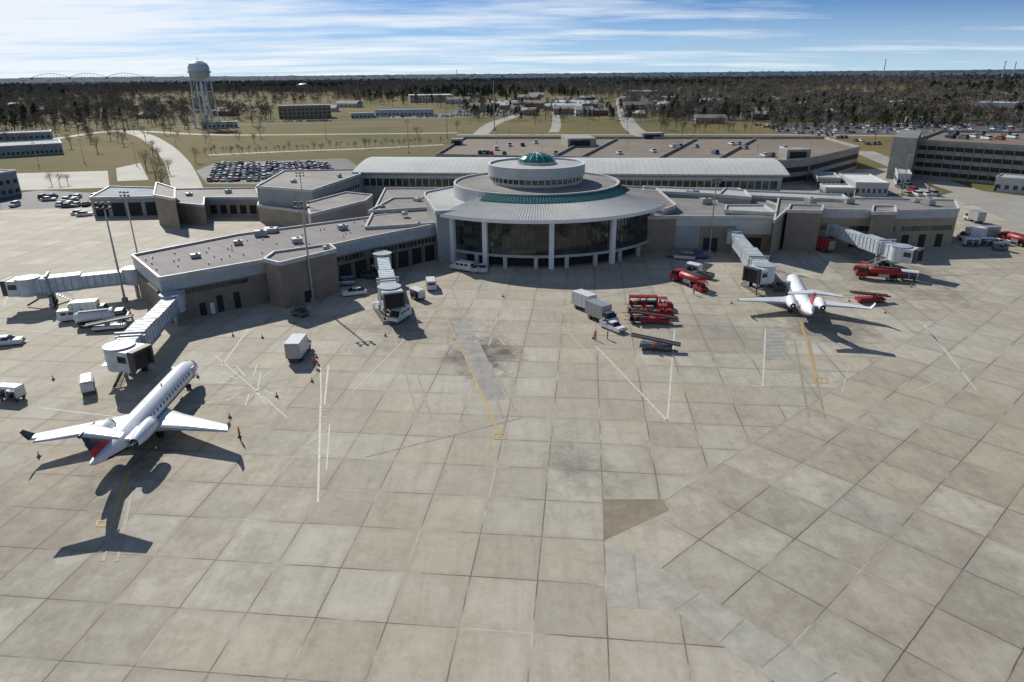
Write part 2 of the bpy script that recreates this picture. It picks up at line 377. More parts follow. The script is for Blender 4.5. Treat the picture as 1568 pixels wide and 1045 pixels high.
for (a,b_,n) in ((C_,E_,6),(E_,F_,7)):
    for k in range(n):
        if a is C_ and k<3: continue
        t0=k/n+.012; t1=(k+1)/n-.02
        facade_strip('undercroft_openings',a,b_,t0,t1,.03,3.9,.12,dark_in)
        facade_strip('undercroft_columns',a,b_,k/n-.008,k/n+.008,0,4.2,.9,taupe)
    facade_strip('windows',a,b_,.55 if a is C_ else .03,.97,4.6,5.7,.14,glass)
    for k in range(24):
        t=(.55 if a is C_ else .03)+k*.04
        if t<.97: facade_strip('mullions',a,b_,t,t+.004,4.6,5.7,.2,panel2)
# wall downpipes and panel joints
for (a,b_,n) in ((B_,C_,12),(E_,F_,16),(C_,E_,12)):
    for k in range(1,n): facade_strip('panel_joints',a,b_,k/n,k/n+.0025,6.15,8.05,.2,panel2)
coreq=block([(560,350),(703,341),(1036,333),(1185,334),(1192,316),(1150,301),(1130,290),(590,290)],8.8,taupe,roof_grey)
R1_,R2_=coreq[2],coreq[3]
facade_strip('metal_band',R1_,R2_,0,.99,6.6,8.35,.18,panel)
facade_strip('metal_band',R1_,R2_,.0,.25,1.,6.5,.16,panel2)
facade_strip('metal_band',R1_,R2_,.62,.99,4.6,6.6,.26,panel)
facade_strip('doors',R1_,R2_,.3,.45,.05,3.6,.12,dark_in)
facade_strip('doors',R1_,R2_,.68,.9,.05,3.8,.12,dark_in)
for pts,h,rm in [([(650,300),(652,296),(690,288),(740,292),(742,322),(668,326)],12.2,roof_light),
               ([(565,325),(602,305),(690,303),(680,318)],9.3,roof_taupe),
               ([(475,330),(560,309),(570,300),(530,296),(470,312)],8.2,roof_grey),
               ([(935,300),(950,286),(1005,290),(1035,316),(1018,322)],10.2,roof_taupe),
               ([(1100,300),(1110,290),(1140,293),(1150,304)],10.6,roof_light),
               ([(1110,324),(1112,316),(1170,316),(1188,328)],9.7,roof_light)]:
    q=block(pts,h,panel2,rm)
q=block([(985,294),(985,287),(1290,300),(1300,308)],9.9,panel2,roof_light)
rq=block([(1185,340),(1206,321),(1300,323),(1380,324),(1468,322),(1462,308),(1330,305),(1192,305)],9.5,tanwall,roof_grey)
RW=(rq[1],rq[2],rq[3],rq[4])
for i in range(3):
    facade_strip('metal_band',RW[i],RW[i+1],.0 if i else .55,1.,7.6,9.1,.2,panel)
    facade_strip('windows',RW[i],RW[i+1],.05 if i else .58,.95,4.4,5.6,.14,glass)
    for k in range(3): facade_strip('doors',RW[i],RW[i+1],.1+k*.3,.22+k*.3,.05,3.4,.12,dark_in)
    for k in range(16): facade_strip('mullions',RW[i],RW[i+1],.05+.06*k,.055+.06*k,4.4,5.6,.2,panel2) if (i or k>8) else None
tq=block([(1206,324),(1258,325),(1260,316),(1210,315)],10.0,taupe,roof_grey)
tq=block([(1335,327),(1372,327),(1370,317),(1337,317)],9.95,taupe,roof_grey)
bq=block([(393,287),(478,293),(552,268),(545,261),(435,263)],10.5,panel2,roof_grey)
T['windows2'].wall(bq[1],bq[2],.12,6.6,7.6,dark_in,.35,.95)
for k in range(10): T['mullions'].wall(bq[1],bq[2],.2,6.6,7.6,panel2,.35+k*.06,.37+k*.06)
T['metal_band'].wall(bq[0],bq[1],.14,.5,3.5,tanwall,.0,.6)
q=block([(268,312),(312,316),(313,304),(397,304),(392,289),(262,291)],6.,tanwall,roof_grey)
for k in range(5): T['doors'].wall(q[2],q[3],.12,1.,3.8,dark_in,.08+k*.18,.2+k*.18)
T['metal_band'].wall(q[2],q[3],.16,4.6,5.6,panel2)
q=block([(236,300),(268,306),(268,290),(240,281)],9.,taupe,roof_grey)
q=block([(138,304),(246,302),(240,289),(168,287)],6.,panel2,roof_blue)
for k in range(4): T['doors'].wall(q[0],q[1],.2,.05,4.4,dark_in,.04+k*.24,.22+k*.24)
q=block([(395,316),(400,300),(480,300),(478,326)],5.,tanwall,roof_grey)
h0=P(547,264,11); h1=P(1200,268,11); hd=(h1-h0).normalized(); hn=Vector((-hd.y,hd.x))
W=40; rings=[]
for e,off in ((h0,-2),(h1,2)):
    r=[]
    for k in range(13):
        t=k/12; p=e+hd*off+hn*(W*t); r.append((p.x,p.y,11+2.6*math.sin(math.pi*t)))
    for k in range(12,-1,-1):
        t=k/12; p=e+hd*off+hn*(W*t); r.append((p.x,p.y,10.5+2.6*math.sin(math.pi*t)))
    rings.append(r)
T['vaulted_hall_roof'].loft(rings,roof_metal,True,False)
hq=[h0+hn*1.2,h1+hn*1.2,h1+hn*(W-1.2),h0+hn*(W-1.2)]
T['hall_walls'].prism(hq,0,10.45,panel2,roof_grey)
T['hall_windows'].wall(hq[0],hq[1],.2,6.2,8.6,glass,.01,.99)
for k in range(60): T['mullions'].wall(hq[0],hq[1],.35,6.2,8.7,panel,.01+k*.0163,.012+k*.0163)
T['metal_band'].wall(hq[0],hq[1],.5,8.9,9.9,panel)
# ---- rotunda
C0=(7.0,189.0); AL=math.radians(-130); AR=math.radians(-29)
RG=33.
T['rotunda_glass'].arc(C0,RG,3.0,RG,11.2,AL,AR,60,glass,False)
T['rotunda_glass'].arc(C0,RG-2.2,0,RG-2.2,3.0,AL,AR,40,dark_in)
for s_ in (AL,AR):
    T['rotunda_walls'].wall((C0[0]+20*math.cos(s_),C0[1]+20*math.sin(s_)),(C0[0]+RG*math.cos(s_),C0[1]+RG*math.sin(s_)),.5,0,11.8,panel)
T['rotunda_walls'].arc(C0,RG+.35,2.6,RG+.35,3.2,AL,AR,60,panel)
T['rotunda_walls'].arc(C0,RG+.35,3.2,RG-.1,3.2,AL,AR,60,panel)
T['rotunda_walls'].arc(C0,RG-2.3,2.6,RG+.35,2.6,AL,AR,60,panel2)
for i in range(49):
    a=AL+(AR-AL)*i/48; x,y=C0[0]+(RG+.02)*math.cos(a),C0[1]+(RG+.02)*math.sin(a)
    T['rotunda_mullions'].box(x,y,7.2,.12,.12,7.8,dark_steel,a)
    if i%6==0:
        x,y=C0[0]+(RG+.1)*math.cos(a),C0[1]+(RG+.1)*math.sin(a)
        T['rotunda_columns'].box(x,y,1.35,.7,.9,2.7,coping,a)
for z in (4.6,6.2,7.8,9.4):
    T['rotunda_mullions'].arc(C0,RG+.06,z-.05,RG+.06,z+.05,AL,AR,60,dark_steel)
for a in [math.radians(d) for d in (-129,-113,-86,-59,-31)]:
    x,y=C0[0]+(RG+.5)*math.cos(a),C0[1]+(RG+.5)*math.sin(a)
    T['rotunda_columns'].box(x,y,5.8,.9,1.15,11.6,white_paint,a)
RE=36.; a0=AL-.03; a1=AR+.03
T['canopy_roof'].arc(C0,RE,12.0,21,14.6,a0,a1,80,roof_light)
T['canopy_fascia'].arc(C0,RE,11.2,RE,12.0,a0,a1,80,white_paint)
T['canopy_fascia'].arc(C0,RG-1,11.2,RE,11.2,a0,a1,80,panel)
for s_ in (a0,a1):
    c,s=math.cos(s_),math.sin(s_)
    T['canopy_fascia'].add([(C0[0]+RE*c,C0[1]+RE*s,11.2),(C0[0]+21*c,C0[1]+21*s,11.2),(C0[0]+21*c,C0[1]+21*s,14.6),(C0[0]+RE*c,C0[1]+RE*s,12.0)],[(0,1,2,3)],panel)
for i in range(90):
    a=a0+(a1-a0)*(i+.5)/90
    T['canopy_seams'].tube((C0[0]+RE*math.cos(a),C0[1]+RE*math.sin(a),12.02),(C0[0]+23*math.cos(a),C0[1]+23*math.sin(a),14.28),.07,.07,4,panel,False)
T['ring_wall'].arc(C0,22.5,8,22.5,15.6,0,2*math.pi,96,panel)
T['ring_wall'].arc(C0,22.5,15.6,21.9,15.6,0,2*math.pi,96,coping)
T['ring_roof'].arc(C0,21.9,15.1,12,15.6,0,2*math.pi,96,roof_grey)
T['ring_wall'].arc(C0,21.9,15.6,21.9,15.1,0,2*math.pi,96,coping)
T['green_skylight'].arc(C0,25.4,14.0,22.4,15.3,math.radians(-125),math.radians(-15),70,green_glass)
for i in range(60):
    a=math.radians(-125+110*i/59)
    T['skylight_bars'].tube((C0[0]+25.5*math.cos(a),C0[1]+25.5*math.sin(a),14.02),(C0[0]+22.4*math.cos(a),C0[1]+22.4*math.sin(a),15.34),.06,.06,4,dark_steel,False)
RD=12.6
T['drum'].arc(C0,RD,14,RD,16.3,0,2*math.pi,80,panel)
T['drum_windows'].arc(C0,RD-.15,16.3,RD-.15,17.5,0,2*math.pi,80,glass)
T['drum'].arc(C0,RD+.5,17.5,RD+.5,20.4,0,2*math.pi,80,panel)
T['drum'].arc(C0,RD-.2,17.5,RD+.5,17.5,0,2*math.pi,80,panel)
T['drum'].arc(C0,RD+.5,20.4,RD-.1,20.4,0,2*math.pi,80,white_paint)
T['drum'].arc(C0,RD-.1,20.4,RD-.1,19.9,0,2*math.pi,80,panel)
T['drum_roof'].arc(C0,RD-.1,19.9,0,20.5,0,2*math.pi,80,roof_light)
for i in range(48):
    a=2*math.pi*i/48; T['drum'].box(C0[0]+RD*math.cos(a),C0[1]+RD*math.sin(a),16.9,.15,.15,1.2,white_paint,a)
T['dome'].arc(C0,5.2,20.0,5.2,20.9,0,2*math.pi,16,panel)
prof=[(5.1,20.9),(4.6,21.6),(3.6,22.3),(2.2,22.8),(.8,23.0),(0.01,23.05)]
for (r0,z0),(r1,z1) in zip(prof,prof[1:]): T['dome'].arc(C0,r0,z0,r1,z1,0,2*math.pi,16,green_glass,False)
for i in range(16):
    a=2*math.pi*i/16
    for (r0,z0),(r1,z1) in zip(prof,prof[1:]): T['dome_ribs'].tube((C0[0]+r0*math.cos(a),C0[1]+r0*math.sin(a),z0),(C0[0]+r1*math.cos(a),C0[1]+r1*math.sin(a),z1),.05,.05,4,steel,False)
for (x,y,h,s_) in [(455,372,8.5,1.2),(365,375,8.5,1.),(400,362,8.5,1.4),(415,356,8.5,1.5),(525,352,8.5,1.),(620,330,9.3,1.2),(500,382,9.1,.9),(300,395,8.5,.9),
    (1080,312,8.8,1.6),(1060,300,8.8,1.4),(1130,308,8.8,1.),(1240,312,9.5,1.4),(1300,312,9.5,1.2),(1420,314,9.5,1.5),(1400,310,9.5,1.),(640,308,9.3,1.2),(450,280,10.5,1.2),(520,272,10.5,1.),(585,318,9.3,.8),(640,345,8.8,.8),(350,296,6,1.),(290,300,6,1.2)]:
    q=P(x,y,h); z=rnd.uniform(.6,1.1)*s_
    T['rooftop_units'].box(q.x,q.y,h+z/2+.1,rnd.uniform(1.2,2.2)*s_,rnd.uniform(1.,1.8)*s_,z,hvac,rnd.uniform(0,1))
    T['rooftop_units'].tube((q.x+.3,q.y,h+z+.1),(q.x+.3,q.y,h+z+.3),.3*s_,.3*s_,10,dark_steel)
for k in range(40):
    t=rnd.random(); q=B_.lerp(F_,t)+(A_-B_)*rnd.uniform(.15,.8)
    T['roof_vents'].tube((q.x,q.y,8.5),(q.x,q.y,9.0),.12,.12,6,steel)
T.done()
# ---------------------------------------------------------------- car parks
G=Bld('parking_garage')
dq=[P(x,y,9) for x,y in ((668,240),(712,213),(1262,213),(1316,228),(1240,246),(1200,250))]
G['deck'].prism(dq,0,9,concrete_wall,deck_mat); G['parapet'].parapet(dq,9,concrete_wall,.4,1.1)
for i in (3,4):
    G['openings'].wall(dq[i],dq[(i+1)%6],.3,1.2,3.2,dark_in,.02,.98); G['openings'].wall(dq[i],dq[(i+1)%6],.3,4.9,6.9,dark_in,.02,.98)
for (x,y,w,d,h) in ((885,222,14,22,13),(997,212,12,8,12),(1215,243,10,8,13),(700,222,6,5,12)):
    q=P(x,y,9); G['stair_tower'].box(q.x,q.y,(h)/2,w,d,h,concrete_wall,.08); G['stair_tower'].box(q.x,q.y-d/2-.1,h-2.2,w*.7,.3,2.6,dark_in,.08)
for t in (.36,.44,.66,.82):
    a=dq[0].lerp(dq[5],t); b_=dq[1].lerp(dq[2],t); G['ramp_walls'].wall(a,b_,.4,9,10.1,concrete_wall,.04,.94)
for k in range(12):
    a=dq[0].lerp(dq[1],.08+k*.075); b_=dq[5].lerp(dq[3],.08+k*.075)
    G['stall_marks'].wall(a,b_,.35,9.004,9.02,line_faint,.02,.98)
G.done()
G=Bld('parking_garage')
gq=[P(x,y,14.5) for x,y in ((1402,217),(1620,230),(1640,205),(1440,203))]
G['body'].prism(gq,0,14.5,concrete_wall,deck_mat); G['parapet'].parapet(gq,14.5,concrete_wall,.5,1.0)
for z in (1.2,4.6,8.0,11.4):
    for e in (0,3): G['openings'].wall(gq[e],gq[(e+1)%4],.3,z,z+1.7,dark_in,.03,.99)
for k in range(14): G['columns'].wall(gq[0],gq[1],.7,0,14.3,concrete_wall,.03+k*.07,.034+k*.07)
sq=[P(x,y,17) for x,y in ((1368,210),(1405,212),(1412,200),(1380,199))]
G['stair_tower'].prism(sq,0,17,concrete_wall,roof_grey)
G.done()
# ---------------------------------------------------------------- generic buildings
def building(name,a,b_,depth,h,wm,rm,gable=False,nw=8):
    B=Bld(name); a,b_=P(*a),P(*b_); d=(b_-a); n=Vector((-d.y,d.x)).normalized()*depth
    q=[a,b_,b_+n,a+n]; B['walls'].prism(q,0,h,wm,rm)
    if gable:
        r0=(a+a+n)/2; r1=(b_+b_+n)/2; o=d.normalized()*.6; e=n.normalized()*.6
        A=[a-e-o,b_-e+o,b_+n+e+o,a+n+e-o]; zr=h+depth*.22
        vs=[(*A[0],h-.05),(*A[1],h-.05),(*A[2],h-.05),(*A[3],h-.05),(*(r0-o),zr),(*(r1+o),zr)]
        B['roof'].add(vs,[(0,1,5,4),(2,3,4,5),(1,2,5),(3,0,4)],rm)
    else: B['parapet'].parapet(q,h,coping,.4,.4)
    fl=max(1,int(h/3.6))
    for f in range(fl):
        for k in range(nw):
            t=(k+.25)/nw; B['windows'].wall(a,b_,.2,f*3.6+1.1,f*3.6+2.6,car_glass,t,t+.5/nw)
            if k<3: B['windows'].wall(a,a+n,.2,f*3.6+1.1,f*3.6+2.6,car_glass,.1+k*.3,.28+k*.3)
    B['door'].wall(a,b_,.24,0,2.4,dark_in,.02,.02+.12/nw*2)
    return B.done()
tan2=mat('brick_tan',(.3,.25,.19),.85,var=.2); brick=mat('brick_red',(.2,.1,.07),.85,var=.2); offw=mat('offwhite_wall',(.5,.5,.47),.7,var=.1)
building('office_building',(428,183),(508,181),24,13,tan2,roof_light,nw=12)
building('warehouse',(575,178),(662,177),26,6,offw,roof_blue,nw=14)
building('warehouse',(628,158),(693,157),60,11,offw,roof_white,nw=14)
building('warehouse',(538,182),(574,181),18,5,panel,roof_light,nw=6)
building('warehouse',(958,152),(1003,152),70,12,tan2,roof_light,nw=8)
building('warehouse',(960,168),(1000,168),20,6,offw,roof_light,nw=6)
building('warehouse',(-20,243),(98,236),30,6,panel2,roof_blue,nw=16)
building('warehouse',(-20,308),(34,298),14,9,panel2,roof_grey,nw=5)
building('warehouse',(-30,218),(80,213),22,5,panel2,roof_blue,nw=12)
building('warehouse',(312,198),(365,196),16,5,offw,roof_light,nw=8)
building('office_building',(1487,182),(1548,184),30,14,offw,roof_white,nw=8)
building('office_building',(1452,179),(1492,180),30,9,tan2,roof_light,nw=6)
building('warehouse',(1395,190),(1450,190),14,5,offw,roof_light,nw=6)
building('warehouse',(1310,168),(1400,168),30,8,tan2,roof_white,nw=10)
building('warehouse',(1065,190),(1110,190),12,5,tan2,roof_grey,True,nw=6)
building('warehouse',(1520,293),(1600,300),12,5,panel,roof_light,nw=6)
building('warehouse',(1308,300),(1358,301),24,4.5,panel,roof_white,nw=6)
building('warehouse',(1262,306),(1306,307),9,4,panel2,roof_white,nw=5)
building('warehouse',(1250,289),(1285,290),16,4,panel2,roof_light,nw=5)
building('warehouse',(1372,285),(1392,286),18,4.5,panel,roof_light,nw=3)
hs_=[(735,172),(775,168),(1180,176),(1225,172),(1275,160),(1300,163),(1345,160),(1380,158),(1420,165),(1120,166),(1150,163),(1040,166),(1015,164),(860,158),(900,156),(500,172),(530,165),(120,172),(60,176),(20,168),(1560,172),(1440,160),(1240,150),(1190,152),(1330,146),(820,150),(700,160),(1500,156),(340,178),(220,182),(1600,178)]
for k in range(75): hs_.append((rnd.uniform(690,1570),rnd.choice((rnd.uniform(163,184),rnd.uniform(150,165)))))
for (x,y) in hs_:
    w=rnd.uniform(14,28)*(1 if y>165 else 1.5)
    a=P(x,y); sc_=(a.length)/FPX
    building('house',(x-w/2/sc_,y),(x+w/2/sc_,y+rnd.uniform(-.4,.4)),rnd.uniform(10,18),rnd.uniform(4,7),rnd.choice([offw,offw,brick,tan2]),rnd.choice([roof_light,roof_white,roof_white,roof_grey,roof_taupe]),True,nw=5)
# ---------------------------------------------------------------- water tower
wb=mat('water_tower_paint',(.50,.58,.62),.5,var=.15,scale=.2)
WT=Bld('water_tower')
pr=[(0.5,38.5),(5.5,40.5),(8.2,43.5),(8.6,46),(8.6,50),(7.2,52.6),(4.2,54.5),(0.1,55.2)]
for (r0,z0),(r1,z1) in zip(pr,pr[1:]): WT['tank'].arc((0,0),r0,z0,r1,z1,0,2*math.pi,28,wb)
WT['walkway'].arc((0,0),8.6,45.2,9.7,45.2,0,2*math.pi,28,steel); WT['walkway'].arc((0,0),9.7,45.2,9.7,46.3,0,2*math.pi,28,steel)
WT['riser'].tube((0,0,0),(0,0,40),1.3,1.1,14,wb)
for i in range(8):
    a=2*math.pi*i/8; b0=Vector((11*math.cos(a),11*math.sin(a),0)); b1=Vector((8.2*math.cos(a),8.2*math.sin(a),45))
    WT['legs'].tube(b0,b1,.62,.5,8,wb)
    a2=2*math.pi*(i+1)/8; c0=Vector((11*math.cos(a2),11*math.sin(a2),0)); c1=Vector((8.2*math.cos(a2),8.2*math.sin(a2),45))
    for k in range(3):
        WT['bracing'].tube(b0.lerp(b1,k/3),c0.lerp(c1,(k+1)/3),.1,.1,4,wb); WT['bracing'].tube(c0.lerp(c1,k/3),b0.lerp(b1,(k+1)/3),.1,.1,4,wb)
        WT['bracing'].tube(b0.lerp(b1,(k+1)/3),c0.lerp(c1,(k+1)/3),.22,.22,4,wb)
WT['finial'].tube((0,0,55),(0,0,57.5),.3,.2,6,steel)
q=P(319,196); WT.done((q.x,q.y,0))
b=MB(); b.arc((0,0),22,0,22,12,0,2*math.pi,24,white_paint)
for (r0,z0),(r1,z1) in zip([(22,12),(16,17),(8,20),(0.1,21)],[(16,17),(8,20),(0.1,21)]): b.arc((0,0),r0,z0,r1,z1,0,2*math.pi,24,white_paint)
q=P(466,140); put('storage_tank',b.mesh('storage_tank'),(q.x,q.y,0))
# ---------------------------------------------------------------- light masts
def mast_mesh(h,heads=6):
    m=MB(); m.box(0,0,.4,.9,.9,.8,concrete_wall); m.tube((0,0,.8),(0,0,h),.24,.13,10,steel)
    m.box(0,0,h-.1,2.6,.15,.15,dark_steel); m.box(0,0,h-1.,2.2,.12,.12,dark_steel)
    for k in range(heads):
        x=-1.15+2.3*(k%3)/2; z=h+.1 if k<3 else h-.85
        m.hexa((x-.25,x+.25,-.35,-.1,z-.25),(x-.2,x+.2,-.55,0,z+.2),dark_steel)
    return m.mesh('light_mast')
mm=mast_mesh(20)
for x,y,s_ in ((192,462,1.),(213,400,.85),(480,462,1.),(1086,388,.92),(470,356,.85)):
    q=P(x,y); put('apron_light_mast',mm,(q.x,q.y,0),rnd.uniform(-.3,.3),s_)
for x,y,s_ in ((757,200,1.9),(685,212,1.3),(1380,300,.8),(720,190,.8),(820,192,.8),(900,190,.8),(1150,200,.7),(1260,205,.7),(960,205,.8),(1050,205,.7),(500,215,.8),(400,215,.8),(270,225,.7),(130,250,.6),(60,255,.6),(210,255,.6),(626,235,.9),(1480,205,.8),(1560,205,.8)):
    q=P(x,y); put('street_lamp',mm,(q.x,q.y,0),rnd.uniform(-.3,.3),s_)
for x,y in ((780,228),(960,228),(1060,230),(1160,232),(760,220),(1240,224),(830,232)):
    q=P(x,y,9); put('street_lamp',mm,(q.x,q.y,8.95),0,.4)
# ---------------------------------------------------------------- vehicles (nose +Y)
def wheels(m,w,ys,r=.36,t=.25):
    for y in ys:
        for sx in (-1,1):
            x=sx*(w/2-.1); m.tube((x-sx*t,y,r),(x+sx*.03,y,r),r,r,14,tyre); m.tube((x,y,r),(x+sx*.05,y,r),r*.5,r*.45,8,steel)
def car_mesh(c,kind='sedan'):
    m=MB(); w=1.85; L=4.8
    m.hexa((-w/2+.05,w/2-.05,-L/2+.08,L/2-.08,.22),(-w/2,w/2,-L/2,L/2,.55),c)
    m.hexa((-w/2,w/2,-L/2,L/2,.55),(-w/2+.08,w/2-.08,-L/2+.1,L/2-.15,.92 if kind!='suv' else 1.05),c)
    z=.92 if kind!='suv' else 1.05; zt=1.42 if kind!='suv' else 1.72
    y0,y1,Y0,Y1={'sedan':(-1.95,1.1,-1.25,.35),'suv':(-2.25,1.25,-2.0,.6),'pickup':(-.7,1.2,-.45,.6)}[kind]
    m.hexa((-w/2+.1,w/2-.1,y0,y1,z),(-w/2+.28,w/2-.28,Y0,Y1,zt),car_glass)
    m.hexa((-w/2+.26,w/2-.26,Y0-.03,Y1+.03,zt),(-w/2+.33,w/2-.33,Y0+.08,Y1-.08,zt+.06),c)
    for sx in (-1,1):
        m.box(sx*(w/2-.2),(y0+y1)/2,(z+zt)/2,.1,.09,zt-z,c)
        m.box(sx*(w/2+.08),y1-.3,z+.05,.16,.2,.14,c)
        m.box(sx*(w/2-.3),L/2-.02,.68,.35,.08,.14,white_paint); m.box(sx*(w/2-.3),-L/2+.02,.72,.3,.08,.14,veh_red)
    if kind=='pickup':
        m.box(0,-1.6,.96,w-.35,1.4,.06,dark_in)
        for sx in (-1,1): m.box(sx*(w/2-.1),-1.55,1.05,.12,1.7,.26,c)
        m.box(0,-L/2+.12,1.05,w-.1,.1,.26,c)
    m.box(0,L/2,.42,w*.7,.06,.16,dark_steel)
    wheels(m,w,(-1.45,1.45)); return m.mesh('car_'+kind)
cols=[veh_white,veh_white,veh_silver,veh_silver,veh_grey,veh_black,veh_blue,veh_silver,veh_tan,veh_grey,veh_white,veh_red,veh_black,veh_grey]
cars=[car_mesh(c,k) for c in cols for k in ('sedan','suv')]
pk=[car_mesh(c,'pickup') for c in (veh_white,veh_grey)]
def box_truck(c,cb=None,L=6.4):
    cb=cb or c; m=MB(); w=2.2
    m.box(0,0,.6,w*.5,L,.25,dark_steel)
    m.box(0,-.9,1.95,w,L-2.1,2.4,cb); m.box(0,-.9,.78,w*.96,L-2.2,.12,dark_steel)
    m.hexa((-w/2+.1,w/2-.1,L/2-1.9,L/2,.5),(-w/2+.1,w/2-.1,L/2-1.9,L/2-.05,1.3),c)
    m.hexa((-w/2+.12,w/2-.12,L/2-1.85,L/2-.5,1.3),(-w/2+.25,w/2-.25,L/2-1.8,L/2-1.0,2.1),car_glass)
    m.box(0,L/2-1.42,2.15,w*.74,.85,.1,c); m.box(0,L/2,.6,w*.9,.12,.25,dark_steel)
    m.box(0,-L/2-.05+.05,1.9,w*.9,.12,2.1,steel)
    for y in (-2.2,-1.1,0,1.0):
        for sx in (-1,1): m.box(sx*(w/2+.01),y-.3,1.95,.04,.06,2.3,steel)
    for sx in (-1,1): m.box(sx*(w/2+.12),L/2-.95,1.5,.2,.1,.35,dark_steel)
    wheels(m,w,(-L/2+1.2,L/2-.95),.45,.3); return m.mesh('box_truck')
def van(c):
    m=MB(); w=2.; L=5.4
    m.hexa((-w/2,w/2,-L/2,L/2,.35),(-w/2,w/2,-L/2,L/2-.1,1.1),c)
    m.hexa((-w/2,w/2,-L/2,1.9,1.1),(-w/2+.14,w/2-.14,-L/2+.1,1.0,2.05),c)
    m.hexa((-w/2+.1,w/2-.1,1.0,1.98,1.12),(-w/2+.2,w/2-.2,.9,1.18,1.95),car_glass)
    for sx in (-1,1):
        for y in (-1.6,-.5,.6): m.box(sx*(w/2-.04),y,1.5,.08,.8,.45,car_glass)
    m.box(0,-L/2+.06,1.5,w*.7,.12,.45,car_glass); m.box(0,L/2,.5,w*.9,.1,.2,dark_steel)
    wheels(m,w,(-1.6,1.7),.38); return m.mesh('van')
def tug(c):
    m=MB(); w=1.6; L=3.
    m.hexa((-w/2,w/2,-L/2,L/2,.35),(-w/2,w/2,-L/2+.05,L/2-.05,.95),c); m.hexa((-w/2+.1,w/2-.1,.3,L/2-.1,.95),(-w/2+.15,w/2-.15,.4,L/2-.3,1.15),c)
    for sx in (-1,1):
        for y in (-1.1,.25): m.box(sx*(w/2-.1),y,1.45,.08,.08,1.1,dark_steel)
    m.box(0,-.42,2.02,w,1.6,.08,c); m.box(0,-.6,1.1,w*.7,.5,.2,dark_steel); m.box(0,-.85,1.4,w*.7,.1,.5,dark_steel)
    m.tube((0,.1,1.1),(0,-.15,1.35),.2,.2,8,dark_steel); wheels(m,w,(-.95,.95),.36); return m.mesh('baggage_tug')
def cart(c,loaded=True,top=True):
    m=MB(); w=1.6; L=3.2
    m.box(0,0,.55,w,L,.12,dark_steel)
    for sx in (-1,1):
        for y in (-1.5,0,1.5): m.box(sx*(w/2-.04),y,1.25,.07,.07,1.3,c)
    for y in (-1.56,1.56): m.box(0,y,1.2,w-.1,.05,1.2,c)
    if top: m.hexa((-w/2-.05,w/2+.05,-1.65,1.65,1.9),(-w/2+.2,w/2-.2,-1.6,1.6,2.1),c)
    if loaded:
        for k in range(6): m.box(rnd.uniform(-.4,.4),-1.2+k*.48,.61+.25,rnd.uniform(.6,.9),.4,.5,rnd.choice([veh_black,veh_red,veh_blue,veh_grey]),rnd.uniform(-.2,.2))
    m.box(0,L/2+.5,.45,.08,1.,.08,dark_steel); wheels(m,w,(-1.1,1.1),.25,.15); return m.mesh('baggage_cart')
def belt_loader(c):
    m=MB(); w=1.9; L=7.6
    m.hexa((-w/2,w/2,-2.6,2.4,.4),(-w/2,w/2,-2.6,2.3,.85),c)
    m.add([(-.5,-L/2,.9),(.5,-L/2,.9),(.5,L/2,1.9),(-.5,L/2,1.9),(-.5,-L/2,1.1),(.5,-L/2,1.1),(.5,L/2,2.1),(-.5,L/2,2.1)],[(0,3,2,1),(4,5,6,7),(0,1,5,4),(1,2,6,5),(2,3,7,6),(3,0,4,7)],dark_steel)
    for sx in (-1,1): m.tube((sx*.55,-L/2,1.15),(sx*.55,L/2,2.15),.07,.07,6,c); m.tube((sx*.5,1.8,.8),(sx*.5,1.8,1.7),.06,.06,6,steel)
    m.box(-.8,-.6,1.15,.4,.8,.6,c); m.box(-.8,-.9,1.6,.35,.08,.5,dark_steel)
    wheels(m,w,(-1.8,1.6),.36); return m.mesh('belt_loader')
def tanker(c):
    m=MB(); w=2.4; L=8.2
    m.box(0,0,.75,w*.5,L,.25,dark_steel); rr=[]
    for y in (-L/2,-L/2+.25,L/2-2.6,L/2-2.4):
        k=.8 if y in (-L/2,L/2-2.4) else 1.; rr.append([(1.15*k*math.cos(a),y,1.75+.85*k*math.sin(a)) for a in [2*math.pi*i/16 for i in range(16)]])
    m.loft(rr,c); m.box(0,-1.2,2.66,.7,4.5,.1,dark_steel)
    m.hexa((-w/2+.1,w/2-.1,L/2-2.2,L/2,.6),(-w/2+.1,w/2-.1,L/2-2.2,L/2-.05,1.5),c)
    m.hexa((-w/2+.12,w/2-.12,L/2-2.1,L/2-.3,1.5),(-w/2+.2,w/2-.2,L/2-2.,L/2-.7,2.35),car_glass); m.box(0,L/2-1.35,2.4,w*.8,1.2,.1,c)
    m.box(-w/2+.1,-1,1.1,.3,2.,.7,steel); wheels(m,w,(-L/2+1.,-L/2+2.1,L/2-1.2),.48,.3); return m.mesh('fuel_truck')
bt_w=box_truck(veh_white); vn=van(veh_white); tg_w=tug(veh_white); tg_r=tug(veh_red); tg_g=tug(veh_grey); ct_r=cart(veh_red); ct_w=cart(veh_white); ct_o=cart(veh_red,True,False)
bl_r=belt_loader(veh_red); bl_w=belt_loader(veh_white); tk_r=tanker(veh_red); tk_w=tanker(veh_white); bt_r=box_truck(veh_red,veh_red); bt_rw=box_truck(veh_white,veh_silver); bl_g=belt_loader(veh_grey)
VS=1.07
def V(name,me,x,y,deg,s_=VS):
    q=P(x,y); return put(name,me,(q.x,q.y,.04),math.radians(deg),s_)
